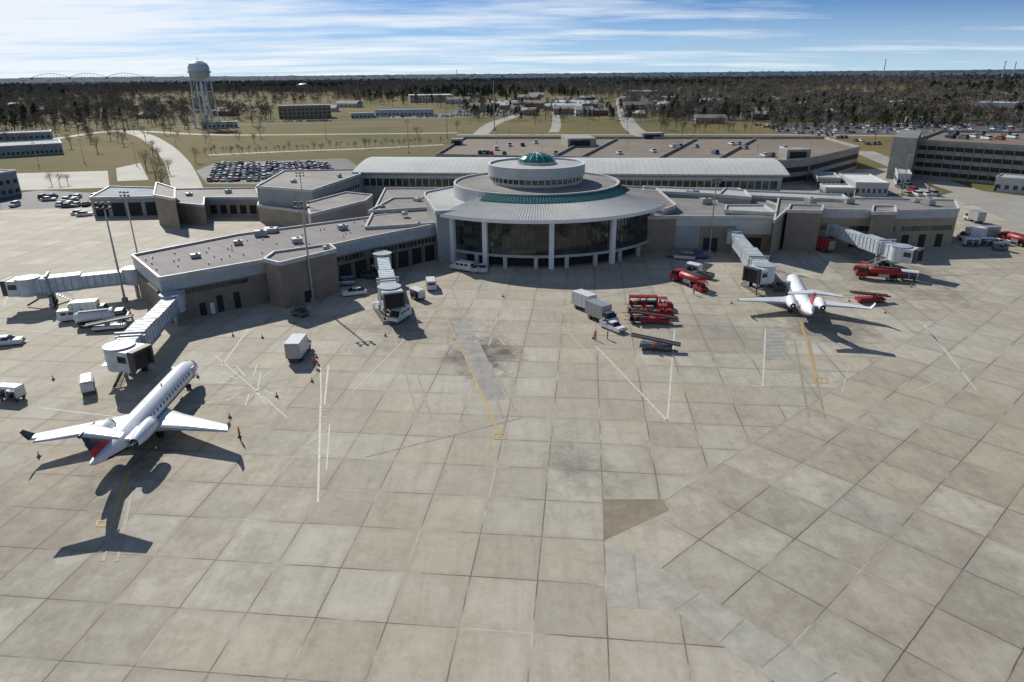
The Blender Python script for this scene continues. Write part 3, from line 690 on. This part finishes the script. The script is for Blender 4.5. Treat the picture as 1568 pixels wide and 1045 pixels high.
for name,me,x,y,d in [
 ('parked_car',cars[0],543,452,110),('parked_car',cars[5],527,437,100),('van',vn,708,414,60),('pickup_truck',pk[0],724,415,20),('pickup_truck',pk[0],738,415,10),
 ('van',vn,660,441,10),('baggage_tug',tg_g,460,484,60),('box_truck',bt_w,459,545,0),('van',vn,612,490,160),
 ('box_truck',bt_w,899,476,215),('box_truck',bt_rw,921,492,215),('pickup_truck',pk[0],938,505,215),
 ('baggage_cart',ct_r,976,470,85),('baggage_cart',ct_r,992,470,85),('baggage_tug',tg_r,1017,473,-90),
 ('baggage_cart',ct_o,975,483,88),('baggage_cart',ct_o,996,485,88),('baggage_tug',tg_r,1017,484,-90),
 ('baggage_cart',ct_o,978,495,80),('belt_loader',bl_r,1000,495,85),('belt_loader',bl_g,1003,535,75),
 ('fuel_truck',tk_r,1052,436,30),('baggage_tug',tg_r,1040,427,30),('baggage_tug',tg_r,1072,446,20),('pickup_truck',pk[1],1075,425,40),('baggage_cart',ct_w,1062,418,40),
 ('parked_car',cars[9],1035,395,60),('parked_car',cars[5],1048,398,70),('parked_car',cars[13],1068,396,90),
 ('box_truck',bt_r,1255,384,25),('fuel_truck',tk_r,1342,428,70),('baggage_tug',tg_r,1318,416,60),('belt_loader',bl_r,1330,463,95),('baggage_cart',ct_w,1390,430,60),
 ('fuel_truck',tk_w,160,497,290),('box_truck',bt_w,143,486,285),('belt_loader',bl_w,170,505,285),('van',vn,118,490,290),('parked_car',cars[0],12,528,285),('baggage_cart',ct_w,137,600,30),
 ('box_truck',bt_w,1486,368,95),('box_truck',bt_rw,1506,366,95),('pickup_truck',pk[0],1527,375,80),('fuel_truck',tk_r,1552,374,10),('baggage_cart',ct_w,1508,377,80),('baggage_tug',tg_g,1530,384,80),
 ('baggage_cart',ct_w,1485,378,85),('box_truck',bt_rw,1490,340,0),('baggage_cart',ct_w,640,458,40),('baggage_tug',tg_w,604,482,20),('pickup_truck',pk[1],1188,442,0),
 ('parked_car',cars[0],122,329,290),('parked_car',cars[2],130,331,290),('parked_car',cars[8],105,318,280),('parked_car',cars[4],75,308,280),('baggage_cart',ct_w,20,612,80),
 ('baggage_cart',ct_w,575,420,60),('pickup_truck',pk[1],560,425,60)]:
    V(name,me,x,y,d)
def lot(x0,x1,Y0,Y1,dy,dx,fill,rot,jit=.4,xf=None,z=.05):
    Yv=Y0
    while Yv<Y1:
        a,b_=(xf(Yv) if xf else (x0,x1)); x=a
        while x<b_:
            if rnd.random()<fill:
                put('parked_car',rnd.choice(cars),(x+rnd.uniform(-.2,.2),Yv+rnd.uniform(-jit,jit),z),rot+rnd.choice((0,math.pi))+rnd.uniform(-.05,.05),1.05)
            x+=dx
        Yv+=dy
lA=P(322,279);lB=P(548,282);lC=P(525,246);lD=P(335,252)
def xf(Yv):
    t=(Yv-lA.y)/(lD.y-lA.y); return (lA.x+(lD.x-lA.x)*t, lB.x+(lC.x-lB.x)*t-6)
lot(0,0,lA.y+2,lD.y,6.4,2.9,.72,.1,xf=xf)
a=P(30,315);b_=P(140,315)
lot(a.x,b_.x,a.y-2,a.y+18,8,3.2,.55,.15)
a=P(1210,206);b_=P(1570,206)
lot(a.x,b_.x+40,a.y+5,P(1195,191).y,20,3.4,.42,.05)
a=P(695,178);b_=P(825,178); lot(a.x,b_.x,a.y+5,P(700,163).y,30,3.6,.7,0.)
a=P(858,178);b_=P(948,178); lot(a.x,b_.x,a.y+5,P(900,163).y,32,3.6,.6,0.)
a=P(560,181);b_=P(690,181); lot(a.x,b_.x,a.y+3,a.y+30,14,3.2,.6,0.)
a=P(430,187);b_=P(520,187); lot(a.x,b_.x,a.y+3,a.y+16,14,3.2,.6,0.)
a=P(1060,184);b_=P(1190,184); lot(a.x,b_.x,a.y+3,P(1060,174).y,22,3.6,.5,0.)
a=P(1320,222);b_=P(1350,222); lot(a.x,b_.x,a.y,a.y+70,22,3.2,.5,0.)
a=P(1390,300);b_=P(1440,300); lot(a.x,b_.x,a.y,a.y+25,9,3.2,.55,0.)
for (x,y) in [(735,236),(741,236),(747,236),(752,237),(772,238),(1120,222),(1130,222),(1000,233),(1095,236),(1170,240),(1180,240),(820,220),(948,236),(780,224),(800,224),(1030,226),(1040,226),(1065,226),(1140,228),(1200,228),(760,230),(850,236)]:
    q=P(x,y,9.05); put('parked_car',rnd.choice(cars),(q.x,q.y,9.05),.1,1.05)
for (x,y) in [(1455,212),(1475,213),(1490,211),(1510,214),(1530,214),(1550,212),(1460,207),(1500,207),(1540,208)]:
    q=P(x,y,14.55); put('parked_car',rnd.choice(cars),(q.x,q.y,14.55),.1,1.05)
# ---------------------------------------------------------------- jet bridges
def jet_bridge(a,b_,cabrot,zf=3.1):
    a=P(a[0],a[1],4.6); b_=P(b_[0],b_[1],4.6); d=b_-a; L=d.length; J=Bld('jet_bridge')
    J['rotunda'].tube((0,0,zf-.3),(0,0,zf+2.9),1.9,1.9,20,bridge_mat); J['rotunda'].tube((0,0,0),(0,0,zf-.3),.4,.4,12,steel)
    J['rotunda'].tube((0,0,zf+2.9),(0,0,zf+3.05),2.1,2.1,20,bridge_trim)
    J['link'].box(0,-2.6,zf+1.4,2.6,3.6,2.6,bridge_mat)
    m1=L*.55
    J['tunnel'].box(0,(1.2+m1)/2,zf+1.35,2.5,m1-1.2,2.5,bridge_mat)
    J['tunnel'].box(0,(m1-.8+L-1)/2,zf+1.5,3.0,L-1-m1+.8,2.95,bridge_mat)
    n=int((m1-1.5)/1.3)
    for k in range(n): J['ribs'].box(0,1.8+k*1.3,zf+1.35,2.66,.12,2.62,bridge_trim)
    n=int((L-1-m1)/1.3)
    for k in range(n+1): J['ribs'].box(0,m1-.4+k*1.3,zf+1.5,3.16,.12,3.08,bridge_trim)
    for sx in (-1,1):
        J['rails'].box(sx*1.32,(1.2+m1)/2,zf+.1,.16,m1-1.2,.3,bridge_trim); J['rails'].box(sx*1.6,(m1+L)/2-.6,zf+.1,.16,L-m1,.35,bridge_trim)
    c,s=math.cos(cabrot),math.sin(cabrot)
    J['cab'].tube((0,L,zf-.25),(0,L,zf+3.1),2.1,2.1,20,bridge_mat); J['cab'].tube((0,L,zf+3.1),(0,L,zf+3.25),2.2,2.2,20,bridge_trim)
    def cr(x,y): return (x*c-y*s, L+x*s+y*c)
    q=cr(0,2.1); J['cab'].box(q[0],q[1],zf+1.45,3.8,2.2,3.1,bridge_mat,cabrot)
    q=cr(0,3.35); J['cab_opening'].box(q[0],q[1],zf+1.35,3.0,.36,2.7,dark_in,cabrot)
    q=cr(0,3.7); J['cab_hood'].box(q[0],q[1],zf+2.95,3.7,1.,.3,dark_steel,cabrot)
    for sx in (-1,1):
        q=cr(sx*1.75,3.7); J['cab_hood'].box(q[0],q[1],zf+1.5,.3,.9,2.8,dark_steel,cabrot)
        q=cr(sx*1.92,2.1); J['cab_windows'].box(q[0],q[1],zf+1.8,.1,1.5,1.,car_glass,cabrot)
    yb=L*.82
    for sx in (-1,1):
        J['drive_columns'].box(sx*1.95,yb,zf/2+1.6,.36,.45,zf+2.6,bridge_trim)
        J['bogie'].tube((sx*.7,yb,.62),(sx*1.35,yb,.62),.62,.62,18,tyre); J['bogie'].tube((sx*1.36,yb,.62),(sx*1.42,yb,.62),.3,.3,10,steel)
    J['drive_columns'].box(0,yb,zf-.45,4.3,.5,.4,dark_steel); J['drive_columns'].box(0,yb,zf+3.35,4.3,.4,.35,bridge_trim)
    J['bogie'].box(0,yb,1.25,2.2,1.,.6,dark_steel); J['bogie'].box(0,yb,1.9,.6,.6,1.3,dark_steel)
    for k in range(12):
        J['service_stairs'].box(2.6,L-1.6-k*.42,zf-.2-k*.27,.95,.34,.06,steel)
    for sx in (2.1,3.1): J['service_stairs'].tube((sx,L-1.4,zf+.8),(sx,L-6.5,.9),.04,.04,5,steel); J['service_stairs'].tube((sx,L-1.4,zf-.25),(sx,L-6.4,0),.07,.07,5,steel)
    J['service_stairs'].box(2.4,L-1.0,zf-.1,1.6,1.3,.1,steel)
    J['air_unit'].box(0,L-2.,zf-.75,1.8,2.2,.9,hvac); J['air_hose'].tube((.6,L-2,zf-.9),(1.4,L+1.5,.3),.18,.18,8,dark_steel)
    J.done((a.x,a.y,0),math.atan2(d.y,d.x)-math.pi/2)
jet_bridge((205,421),(45,438),-.3)
jet_bridge((265,462),(186,545),1.1)
jet_bridge((586,398),(597,452),.15)
jet_bridge((1125,362),(1170,418),-.9)
jet_bridge((1272,350),(1378,388),.6)
# ---------------------------------------------------------------- aircraft
def aircraft(name,tailA,tailB,belly,wlcol,nose,rotdeg,sc=(1,1,1),wy=0.):
    A=Bld(name); N=20; zc=2.75; R0=1.45
    st=[(14,.05,-.45),(13.7,.35,-.42),(13.1,.72,-.32),(12.2,1.05,-.18),(11,1.3,-.06),(9.5,1.44,0),(7,R0,0),(-5,R0,0),(-7.5,1.36,.1),(-9.5,1.08,.32),(-11.5,.7,.6),(-13,.36,.85),(-13.6,.12,.95)]
    rings=[[(r*math.cos(2*math.pi*i/N),y,zc+dz+r*math.sin(2*math.pi*i/N)) for i in range(N)] for y,r,dz in st]
    A['fuselage'].loft(rings,white_paint)
    idx=[i for i in range(N+1) if 11<=i<=19]
    vs=[];k=len(idx)
    for y,r,dz in st[2:-2]:
        for i in idx: vs.append(((r+.012)*math.cos(2*math.pi*i/N),y,zc+dz+(r+.012)*math.sin(2*math.pi*i/N)))
    fs=[(a*k+j,a*k+j+1,(a+1)*k+j+1,(a+1)*k+j) for a in range(len(st)-5) for j in range(k-1)]
    A['belly_paint'].add(vs,fs,belly,True)
    for sx in (-1,1):
        for j in range(17):
            y=8.6-j*.88; A['windows'].box(sx*1.405,y,zc+.38,.07,.3,.4,car_glass)
        A['door'].box(sx*1.36,10.05,zc+.05,.14,.78,1.6,panel); A['door'].box(sx*1.3,-8.,zc+.2,.12,.8,1.1,panel)
        A['cockpit_glass'].add([(sx*.12,12.95,zc+.36),(sx*.62,12.75,zc+.30),(sx*.74,12.1,zc+.78),(sx*.14,12.2,zc+.98)],[(0,1,2,3)] if sx>0 else [(3,2,1,0)],car_glass)
        A['cockpit_glass'].add([(sx*.68,12.72,zc+.27),(sx*1.04,12.0,zc+.24),(sx*1.06,11.75,zc+.70),(sx*.79,12.08,zc+.76)],[(0,1,2,3)] if sx>0 else [(3,2,1,0)],car_glass)
        def sec(x,yle,yte,z,t):
            c=yle-yte; return [(x,yle,z),(x,yle-.12*c,z+t*.5),(x,yle-.35*c,z+t*.62),(x,yle-.7*c,z+t*.3),(x,yte,z),(x,yle-.7*c,z-t*.18),(x,yle-.35*c,z-t*.38),(x,yle-.12*c,z-t*.35)]
        W=[sec(sx*.3,3.2+wy,-3.2+wy,zc-1.0,.6),sec(sx*1.4,2.6+wy,-3.1+wy,zc-.98,.55),sec(sx*3.9,.9+wy,-3.1+wy,zc-.85,.4),sec(sx*11.6,-3.4+wy,-4.95+wy,zc-.35,.16)]
        if sx<0: W=[w[::-1] for w in W]
        A['wing'].loft(W,wingm)
        A['flap_lines'].add([(sx*2,-2.2+wy,zc-.80),(sx*11.2,-4.55+wy,zc-.29),(sx*11.2,-4.62+wy,zc-.285),(sx*2,-2.3+wy,zc-.79)],[(0,1,2,3)] if sx<0 else [(3,2,1,0)],dark_steel)
        wl=[sec(sx*11.6,-3.4+wy,-4.95+wy,zc-.35,.14),sec(sx*11.85,-4.0+wy,-5.1+wy,zc+.2,.1),sec(sx*12.0,-4.7+wy,-5.4+wy,zc+.95,.06)]
        if sx<0: wl=[w[::-1] for w in wl]
        A['winglet'].loft(wl,wlcol)
        en=[(-4.9,.72),(-5.2,.84),(-6.2,.9),(-7.6,.86),(-8.8,.66),(-9.3,.5)]
        A['engine'].loft([[(sx*2.5+r*math.cos(2*math.pi*i/18),y,zc+.75+r*math.sin(2*math.pi*i/18)) for i in range(18)] for y,r in en],white_paint,False)
        A['engine_intake'].tube((sx*2.5,-5.15,zc+.75),(sx*2.5,-5.1,zc+.75),.74,.74,18,dark_in); A['engine_intake'].tube((sx*2.5,-5.15,zc+.75),(sx*2.5,-4.7,zc+.75),.2,.02,10,dark_steel)
        A['engine_exhaust'].tube((sx*2.5,-9.0,zc+.75),(sx*2.5,-9.05,zc+.75),.52,.5,18,dark_in); A['engine_exhaust'].tube((sx*2.5,-9.05,zc+.75),(sx*2.5,-9.8,zc+.75),.28,.05,12,steel)
        A['engine'].loft([[(sx*2.5+r*math.cos(2*math.pi*i/18),y,zc+.75+r*math.sin(2*math.pi*i/18)) for i in range(18)] for y,r in ((-4.85,.70),(-4.8,.76),(-4.95,.82),(-5.15,.86))],steel,False)
        A['pylon'].box(sx*1.5,-7.2,zc+.7,1.4,2.6,.28,white_paint)
        TP=[sec(sx*.05,-11.5,-14.1,zc+4.58,.3),sec(sx*4.35,-13.3,-14.8,zc+4.5,.12)]
        if sx<0: TP=[w[::-1] for w in TP]
        A['tailplane'].loft(TP,wingm)
        A['main_gear'].tube((sx*1.7,-2.3,.45),(sx*1.7,-2.2,zc-.9),.12,.14,8,steel)
        for o in (-.22,.22): A['main_gear'].tube((sx*1.7+o-.12,-2.3,.45),(sx*1.7+o+.12,-2.3,.45),.45,.45,16,tyre)
    def fin(y0,y1,x,z): return [(0,y0,z),(x,y0-.3*(y0-y1),z),(x*.6,y0-.75*(y0-y1),z),(0,y1,z),(-x*.6,y0-.75*(y0-y1),z),(-x,y0-.3*(y0-y1),z)]
    A['fin_lower'].loft([fin(-7.8,-12.6,.16,zc+.8),fin(-9.6,-13.2,.17,zc+2.3)],tailA,True,False)
    A['fin_upper'].loft([fin(-9.6,-13.2,.17,zc+2.3),fin(-11.7,-13.9,.16,zc+4.5)],tailB,True,False)
    A['fin_fairing'].tube((0,-11.2,zc+4.55),(0,-14.1,zc+4.55),.1,.2,8,tailB)
    A['nose_gear'].tube((0,10.6,.35),(0,10.7,zc-1.2),.08,.1,8,steel)
    for o in (-.18,.18): A['nose_gear'].tube((o-.08,10.6,.33),(o+.08,10.6,.33),.33,.33,14,tyre)
    A['antenna'].box(0,3.5,zc+1.55,.05,.4,.35,white_paint); A['beacon'].tube((0,-1,zc+1.44),(0,-1,zc+1.58),.08,.06,8,veh_red)
    q=P(nose[0],nose[1],2.6); a=math.radians(rotdeg)
    A.done((q.x+14*sc[1]*math.sin(a),q.y-14*sc[1]*math.cos(a),.04),a,sc)
wingm=mat('wing_grey_white',(.62,.65,.68),.35,var=.12)
navy=mat('airline_navy',(.012,.022,.07),.3,var=.1); ared=mat('airline_red',(.45,.015,.03),.3,var=.1); bellyg=mat('belly_grey',(.35,.37,.4),.35,var=.1)
aircraft('regional_jet',ared,navy,navy,navy,(299,555),4,(1,1.13,1.03),-1.)
aircraft('regional_jet',white_paint,ared,bellyg,white_paint,(1210,424),-14)
# ---------------------------------------------------------------- cones, workers
m=MB(); m.box(0,0,.03,.42,.42,.06,tyre); cone_o=mat('cone_orange',(.6,.09,.02),.5,var=.05); m.tube((0,0,.06),(0,0,.35),.17,.11,12,cone_o); m.tube((0,0,.35),(0,0,.5),.11,.075,12,white_paint); m.tube((0,0,.5),(0,0,.75),.075,.025,12,cone_o); cm=m.mesh('traffic_cone')
for x,y in ((488,560),(478,585),(424,608),(357,515),(402,518),(303,578),(367,670),(1355,480),(1300,462),(82,582),(908,519),(770,455),(590,515),(612,517),(1120,465),(1395,440),(352,640),(60,700),(1442,360),(240,690),(485,548)):
    V('traffic_cone',cm,x,y,0,1.)
def worker_mesh():
    me=bpy.data.meshes.new('worker')
    vs=[(0,0,.95),(0,0,1.2),(0,0,1.42),(0,.02,1.52),(0,.03,1.66),(0,.02,1.76),(.2,0,1.42),(.27,.03,1.15),(.25,.18,.95),(-.2,0,1.42),(-.28,.0,1.15),(-.27,.1,.92),(.1,0,.9),(.12,.05,.5),(.13,-.03,.08),(.13,.12,.04),(-.1,0,.9),(-.13,.0,.5),(-.15,-.06,.08),(-.15,.1,.04)]
    es=[(0,1),(1,2),(2,3),(3,4),(4,5),(2,6),(6,7),(7,8),(2,9),(9,10),(10,11),(0,12),(12,13),(13,14),(14,15),(0,16),(16,17),(17,18),(18,19)]
    me.from_pydata(vs,es,[]); o=bpy.data.objects.new('tmp',me); scene.collection.objects.link(o)
    o.modifiers.new('s','SKIN'); o.modifiers.new('u','SUBSURF').levels=1
    rr=[.15,.16,.17,.06,.1,.08,.075,.055,.045,.075,.055,.045,.1,.075,.05,.05,.1,.075,.05,.05]
    for i,r_ in enumerate(rr): me.skin_vertices[0].data[i].radius=(r_,r_*.85)
    me.skin_vertices[0].data[0].use_root=True
    dg=bpy.context.evaluated_depsgraph_get(); dg.update(); out=bpy.data.meshes.new_from_object(o.evaluated_get(dg)); bpy.data.objects.remove(o)
    mt,nt,b=newmat('worker_clothing'); tc=nt.nodes.new('ShaderNodeTexCoord'); s=nt.nodes.new('ShaderNodeSeparateXYZ'); nt.links.new(tc.outputs['Object'],s.inputs[0])
    z=s.outputs[2]; c=mixc(nt,mth(nt,'GREATER_THAN',z,.92),(.02,.03,.06),(.6,.12,.03)); c=mixc(nt,mth(nt,'GREATER_THAN',z,1.5),c,(.35,.2,.14)); c=mixc(nt,mth(nt,'GREATER_THAN',z,1.7),c,(.03,.02,.02))
    nt.links.new(c,b.inputs['Base Color']); out.materials.clear(); out.materials.append(mt)
    for p in out.polygons: p.use_smooth=True; p.material_index=0
    return out
wk=worker_mesh()
for x,y,d in ((482,562,40),(911,521,120),(655,446,0),(1000,540,200),(175,560,60),(1062,452,10),(368,674,300),(930,520,80)): V('ground_crew_worker',wk,x,y,d,1.05)
# ---------------------------------------------------------------- trees
def bare_tree(seed,h=11.,twigs=700,mt=None):
    r=random.Random(seed); m=MB()
    def br(p,d,l,rad,depth):
        q=p+d*l; m.tube(p,q,rad,rad*.6,4 if depth else 6,bark,False)
        if depth>=3: return [q]
        out=[]
        for k in range(r.choice((2,3,3)) if depth else 5):
            nd=(d+Vector((r.uniform(-1,1),r.uniform(-1,1),r.uniform(-.15,.7)))*.75).normalized()
            out+=br(p.lerp(q,r.uniform(.6,1.)),nd,l*r.uniform(.55,.8),rad*.5,depth+1)
        return out
    tips=br(Vector((0,0,0)),Vector((0,0,1)),h*.36,h*.022,0)
    for k in range(twigs):
        p=r.choice(tips)+Vector((r.gauss(0,.09),r.gauss(0,.09),r.gauss(.02,.08)))*h
        if p.z<h*.22: continue
        d=Vector((r.uniform(-1,1),r.uniform(-1,1),r.uniform(-.2,1))).normalized()*h*.07; w=Vector((r.uniform(-1,1),r.uniform(-1,1),r.uniform(-1,1))).normalized()*h*.0045
        m.add([p-w,p+w,p+d+w*.3],[(0,1,2)],mt or twig)
    return m.mesh('bare_tree')
def mass_tree(seed,kind):
    r=random.Random(seed); m=MB(); h=13.
    m.tube((0,0,0),(0,0,h*.55),.25,.12,4,bark,False)
    mt=pine if kind=='pine' else twig; n=170
    lobes=[(r.uniform(-2.8,2.8),r.uniform(-2.8,2.8),r.uniform(h*.42,h*.85),r.uniform(1.3,2.6)) for _ in range(8)]
    if kind=='pine': lobes=[(r.uniform(-1.6,1.6)*(1-k/9),r.uniform(-1.6,1.6)*(1-k/9),h*(.35+.07*k),3.-.24*k) for k in range(9)]
    for k in range(n):
        lx,ly,lz,lr=r.choice(lobes); d=Vector((r.gauss(0,1),r.gauss(0,1),r.gauss(0,1))).normalized()*lr*r.uniform(.4,1.15)
        p=Vector((lx,ly,lz))+d*1.0; s_=r.uniform(.4,.85) if kind=='pine' else r.uniform(.3,.7)
        u=Vector((r.uniform(-1,1),r.uniform(-1,1),r.uniform(-1,1))).normalized()*s_; w=u.orthogonal().normalized()*s_*(.6 if kind=='pine' else .35)
        m.add([p-u-w,p+u-w*.6,p+u*.8+w,p-u*.6+w],[(0,1,2,3)],mt)
    return m.mesh('tree_'+kind)
bt=[bare_tree(s_) for s_ in (1,2,3,4)]
for k in range(42):
    x=315+k*8.7+rnd.uniform(-4,4); y=238-k*.42+rnd.uniform(-2,2); q=P(x,y); put('bare_tree',rnd.choice(bt),(q.x,q.y,0),rnd.uniform(0,6),rnd.uniform(.3,.55))
for k in range(40):
    x=rnd.uniform(1000,1300); q=P(x,rnd.uniform(196,204)); put('bare_tree',rnd.choice(bt),(q.x,q.y,0),rnd.uniform(0,6),rnd.uniform(.5,.8))
for (x,y,s_) in [(250,292,.9),(240,280,1.1),(225,262,1.),(300,250,.8),(245,250,.9),(260,268,.8),(235,240,.9),(80,285,.55),(92,285,.55),(105,284,.5),(150,235,1.),(190,225,1.),(170,215,1.2),(110,228,1.),(40,228,1.),(15,222,1.),(560,228,.7),(1012,200,1.4),(1035,198,1.3),(1100,200,1.2),(640,212,.8),(1340,215,.8),(1420,300,.5),(700,200,.8),(1230,206,.9),(1045,207,1.)]:
    q=P(x,y); put('bare_tree',rnd.choice(bt),(q.x,q.y,0),rnd.uniform(0,6),s_)
for k in range(60):
    q=P(rnd.uniform(-20,400)**1.,rnd.uniform(194,206) if k%3 else rnd.uniform(206,222)); put('bare_tree',rnd.choice(bt),(q.x,q.y,0),rnd.uniform(0,6),rnd.uniform(.6,1.2))
def forest(name,proto,pts):
    m=MB()
    for (x,y,s_) in pts:
        a=rnd.uniform(0,6.28); h_=s_/2
        m.add([(x+h_*math.cos(a+t)*1.414,y+h_*math.sin(a+t)*1.414,0) for t in (0,math.pi/2,math.pi,3*math.pi/2)],[(0,1,2,3)],bark)
    o=put(name,m.mesh(name)); o.instance_type='FACES'; o.use_instance_faces_scale=True; o.show_instancer_for_render=False; o.show_instancer_for_viewport=False
    put('tree',proto,parent=o)
def keep(x,y):
    px=x/(y*.933+15)*FPX+784
    if not(-80<px<1650): return False
    if px<420: e=640
    elif px<700: e=980
    elif px<960: e=1250
    else: e=860
    n_=math.sin(x*.011+1)*math.cos(y*.007)+math.sin(x*.004+y*.005)
    if y<e+60*math.sin(x*.02): return False
    if y<e+1100 and n_<-.25+.25*math.sin(x*.03): return rnd.random()<.25
    return True
groups={'b1':[],'b2':[],'b3':[],'p1':[],'p2':[]}
for c_ in range(30000):
    r_=620+(rnd.random()**.8)*3400; a=rnd.uniform(-.78,.78); x,y=r_*math.sin(a),r_*math.cos(a)
    if not keep(x,y): continue
    pn=math.sin(x*.006+2)*math.cos(y*.004+1)+rnd.uniform(-.6,.6)
    k=rnd.choice(('p1','p2')) if pn>.75 else rnd.choice(('b1','b2','b3'))
    groups[k].append((x,y,rnd.uniform(.75,1.35)*(1.1 if k[0]=='p' else 1)*(1 if r_<1500 else 1.25)))
for k in range(600):
    q=P(rnd.uniform(700,1568),rnd.choice((rnd.uniform(160,176),rnd.uniform(176,188),rnd.uniform(155,170))))
    groups[rnd.choice(('b1','b2','b3','p1'))].append((q.x,q.y,rnd.uniform(.6,1.1)))
for k in range(1300):
    q=P(rnd.uniform(1000,1600),rnd.uniform(156,186)); groups[rnd.choice(('b1','b2','b3','b1','b2','p1'))].append((q.x,q.y,rnd.uniform(.7,1.3)))
for k in range(360):
    q=P(rnd.uniform(1180,1568),rnd.uniform(183,196)); groups[rnd.choice(('b1','b2','p2','b3'))].append((q.x,q.y,rnd.uniform(.5,1.0)))
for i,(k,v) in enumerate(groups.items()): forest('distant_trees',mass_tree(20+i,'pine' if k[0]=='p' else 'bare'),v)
m=MB(); nx,ny=420,70; vs=[]
for j in range(ny+1):
    d=3300*(14000/3300)**(j/ny)
    for i in range(nx+1):
        a=-.85+1.7*i/nx+rnd.uniform(-.0015,.0015); zz=6+rnd.uniform(0,9)+5*math.sin(i*.13+j*.7)*math.sin(i*.037+1)+(8 if rnd.random()<.06 else 0)
        vs.append((d*math.sin(a),d*math.cos(a),0 if j==0 else zz+j*.16))
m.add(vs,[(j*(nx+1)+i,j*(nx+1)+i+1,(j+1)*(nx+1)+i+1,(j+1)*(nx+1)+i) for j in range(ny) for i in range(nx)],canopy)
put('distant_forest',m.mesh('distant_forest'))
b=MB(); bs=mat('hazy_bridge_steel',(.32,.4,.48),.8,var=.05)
for k in range(3):
    x0=k*330
    for i in range(12):
        t0,t1=i/12,(i+1)/12; z=lambda t: 38+34*abs(math.sin(math.pi*(t)))
        b.tube((x0+t0*330,0,z(t0)),(x0+t1*330,0,z(t1)),2.2,2.2,4,bs,False); b.tube((x0+t0*330,0,36),(x0+t0*330,0,z(t0)),1.,1.,4,bs,False)
b.box(495,0,36,1200,20,4,bs)
for k in range(4): b.box(k*330,0,18,14,20,36,bs)
put('truss_bridge',b.mesh('truss_bridge'),(-4500,6900,0),.15)
for x,h_ in ((1532,62),(1548,58),(1350,72),(700,55)):
    q=P(x,128); b=MB(); b.tube((0,0,0),(0,0,h_),2.,1.2,8,bs); b.tube((0,0,h_),(0,0,h_+3),2.,2.,8,bs); put('distant_tower',b.mesh('distant_tower'),(q.x,q.y,0))
# ---------------------------------------------------------------- light
sd=Vector((.78,-1.2,-1.0)); el=math.atan2(1,math.hypot(.78,1.2)); az=math.atan2(-.78,1.2)
sl=bpy.data.lights.new('sun','SUN'); sl.energy=5.0; sl.angle=math.radians(.5); sl.color=(1,.95,.86)
so=bpy.data.objects.new('sun',sl); scene.collection.objects.link(so); so.rotation_euler=sd.to_track_quat('-Z','Y').to_euler()
w=bpy.data.worlds.new('World'); scene.world=w; w.use_nodes=True; nt=w.node_tree; bg=nt.nodes['Background']; out=nt.nodes['World Output']
tc=nt.nodes.new('ShaderNodeTexCoord'); s=nt.nodes.new('ShaderNodeSeparateXYZ'); nt.links.new(tc.outputs['Generated'],s.inputs[0])
up=mth(nt,'MAXIMUM',s.outputs[2],0.)
sky=nt.nodes.new('ShaderNodeTexSky'); sky.sky_type='NISHITA'; sky.sun_disc=False; sky.sun_elevation=el; sky.sun_rotation=az; sky.altitude=50; sky.dust_density=.3; sky.ozone_density=3.; sky.air_density=1.
sv=nt.nodes.new('ShaderNodeCombineXYZ'); nt.links.new(s.outputs[0],sv.inputs[0]); nt.links.new(s.outputs[1],sv.inputs[1]); nt.links.new(mth(nt,'ADD',mth(nt,'MULTIPLY',up,2.6),.10),sv.inputs[2])
vn_=nt.nodes.new('ShaderNodeVectorMath'); vn_.operation='NORMALIZE'; nt.links.new(sv.outputs[0],vn_.inputs[0]); nt.links.new(vn_.outputs[0],sky.inputs[0])
nt.links.new(mixc(nt,1.,sky.outputs[0],(.70,.95,1.12),'MULTIPLY'),bg.inputs[0]); bg.inputs[1].default_value=.09
zz=mth(nt,'ADD',up,.05)
cb=nt.nodes.new('ShaderNodeCombineXYZ'); nt.links.new(mth(nt,'DIVIDE',s.outputs[0],zz),cb.inputs[0]); nt.links.new(mth(nt,'DIVIDE',s.outputs[1],zz),cb.inputs[1])
mp=nt.nodes.new('ShaderNodeMapping'); mp.inputs['Scale'].default_value=(.2,.42,1); mp.inputs['Rotation'].default_value=(0,0,.12); nt.links.new(cb.outputs[0],mp.inputs[0])
n1=noise(nt,mp.outputs[0],1.1,8,.62)
lf=mrange(nt,s.outputs[0],-.55,.45,.15,-.07)
f=mrange(nt,mth(nt,'ADD',n1,lf),.45,.68)
f=mth(nt,'MULTIPLY',f,mrange(nt,up,.15,.5,1.,.2))
cl=nt.nodes.new('ShaderNodeBackground'); cl.inputs[0].default_value=(.9,.95,1,1); cl.inputs[1].default_value=1.0
hz=nt.nodes.new('ShaderNodeBackground'); hz.inputs[0].default_value=(.60,.78,.92,1); hz.inputs[1].default_value=.9
mh=nt.nodes.new('ShaderNodeMixShader'); nt.links.new(mrange(nt,up,0.,.08,.8,0.),mh.inputs[0]); nt.links.new(bg.outputs[0],mh.inputs[1]); nt.links.new(hz.outputs[0],mh.inputs[2])
mx=nt.nodes.new('ShaderNodeMixShader'); nt.links.new(mth(nt,'MULTIPLY',f,.88),mx.inputs[0]); nt.links.new(mh.outputs[0],mx.inputs[1]); nt.links.new(cl.outputs[0],mx.inputs[2]); nt.links.new(mx.outputs[0],out.inputs[0])
scene.view_settings.view_transform='Standard'; scene.view_settings.look='None'; scene.view_settings.exposure=0
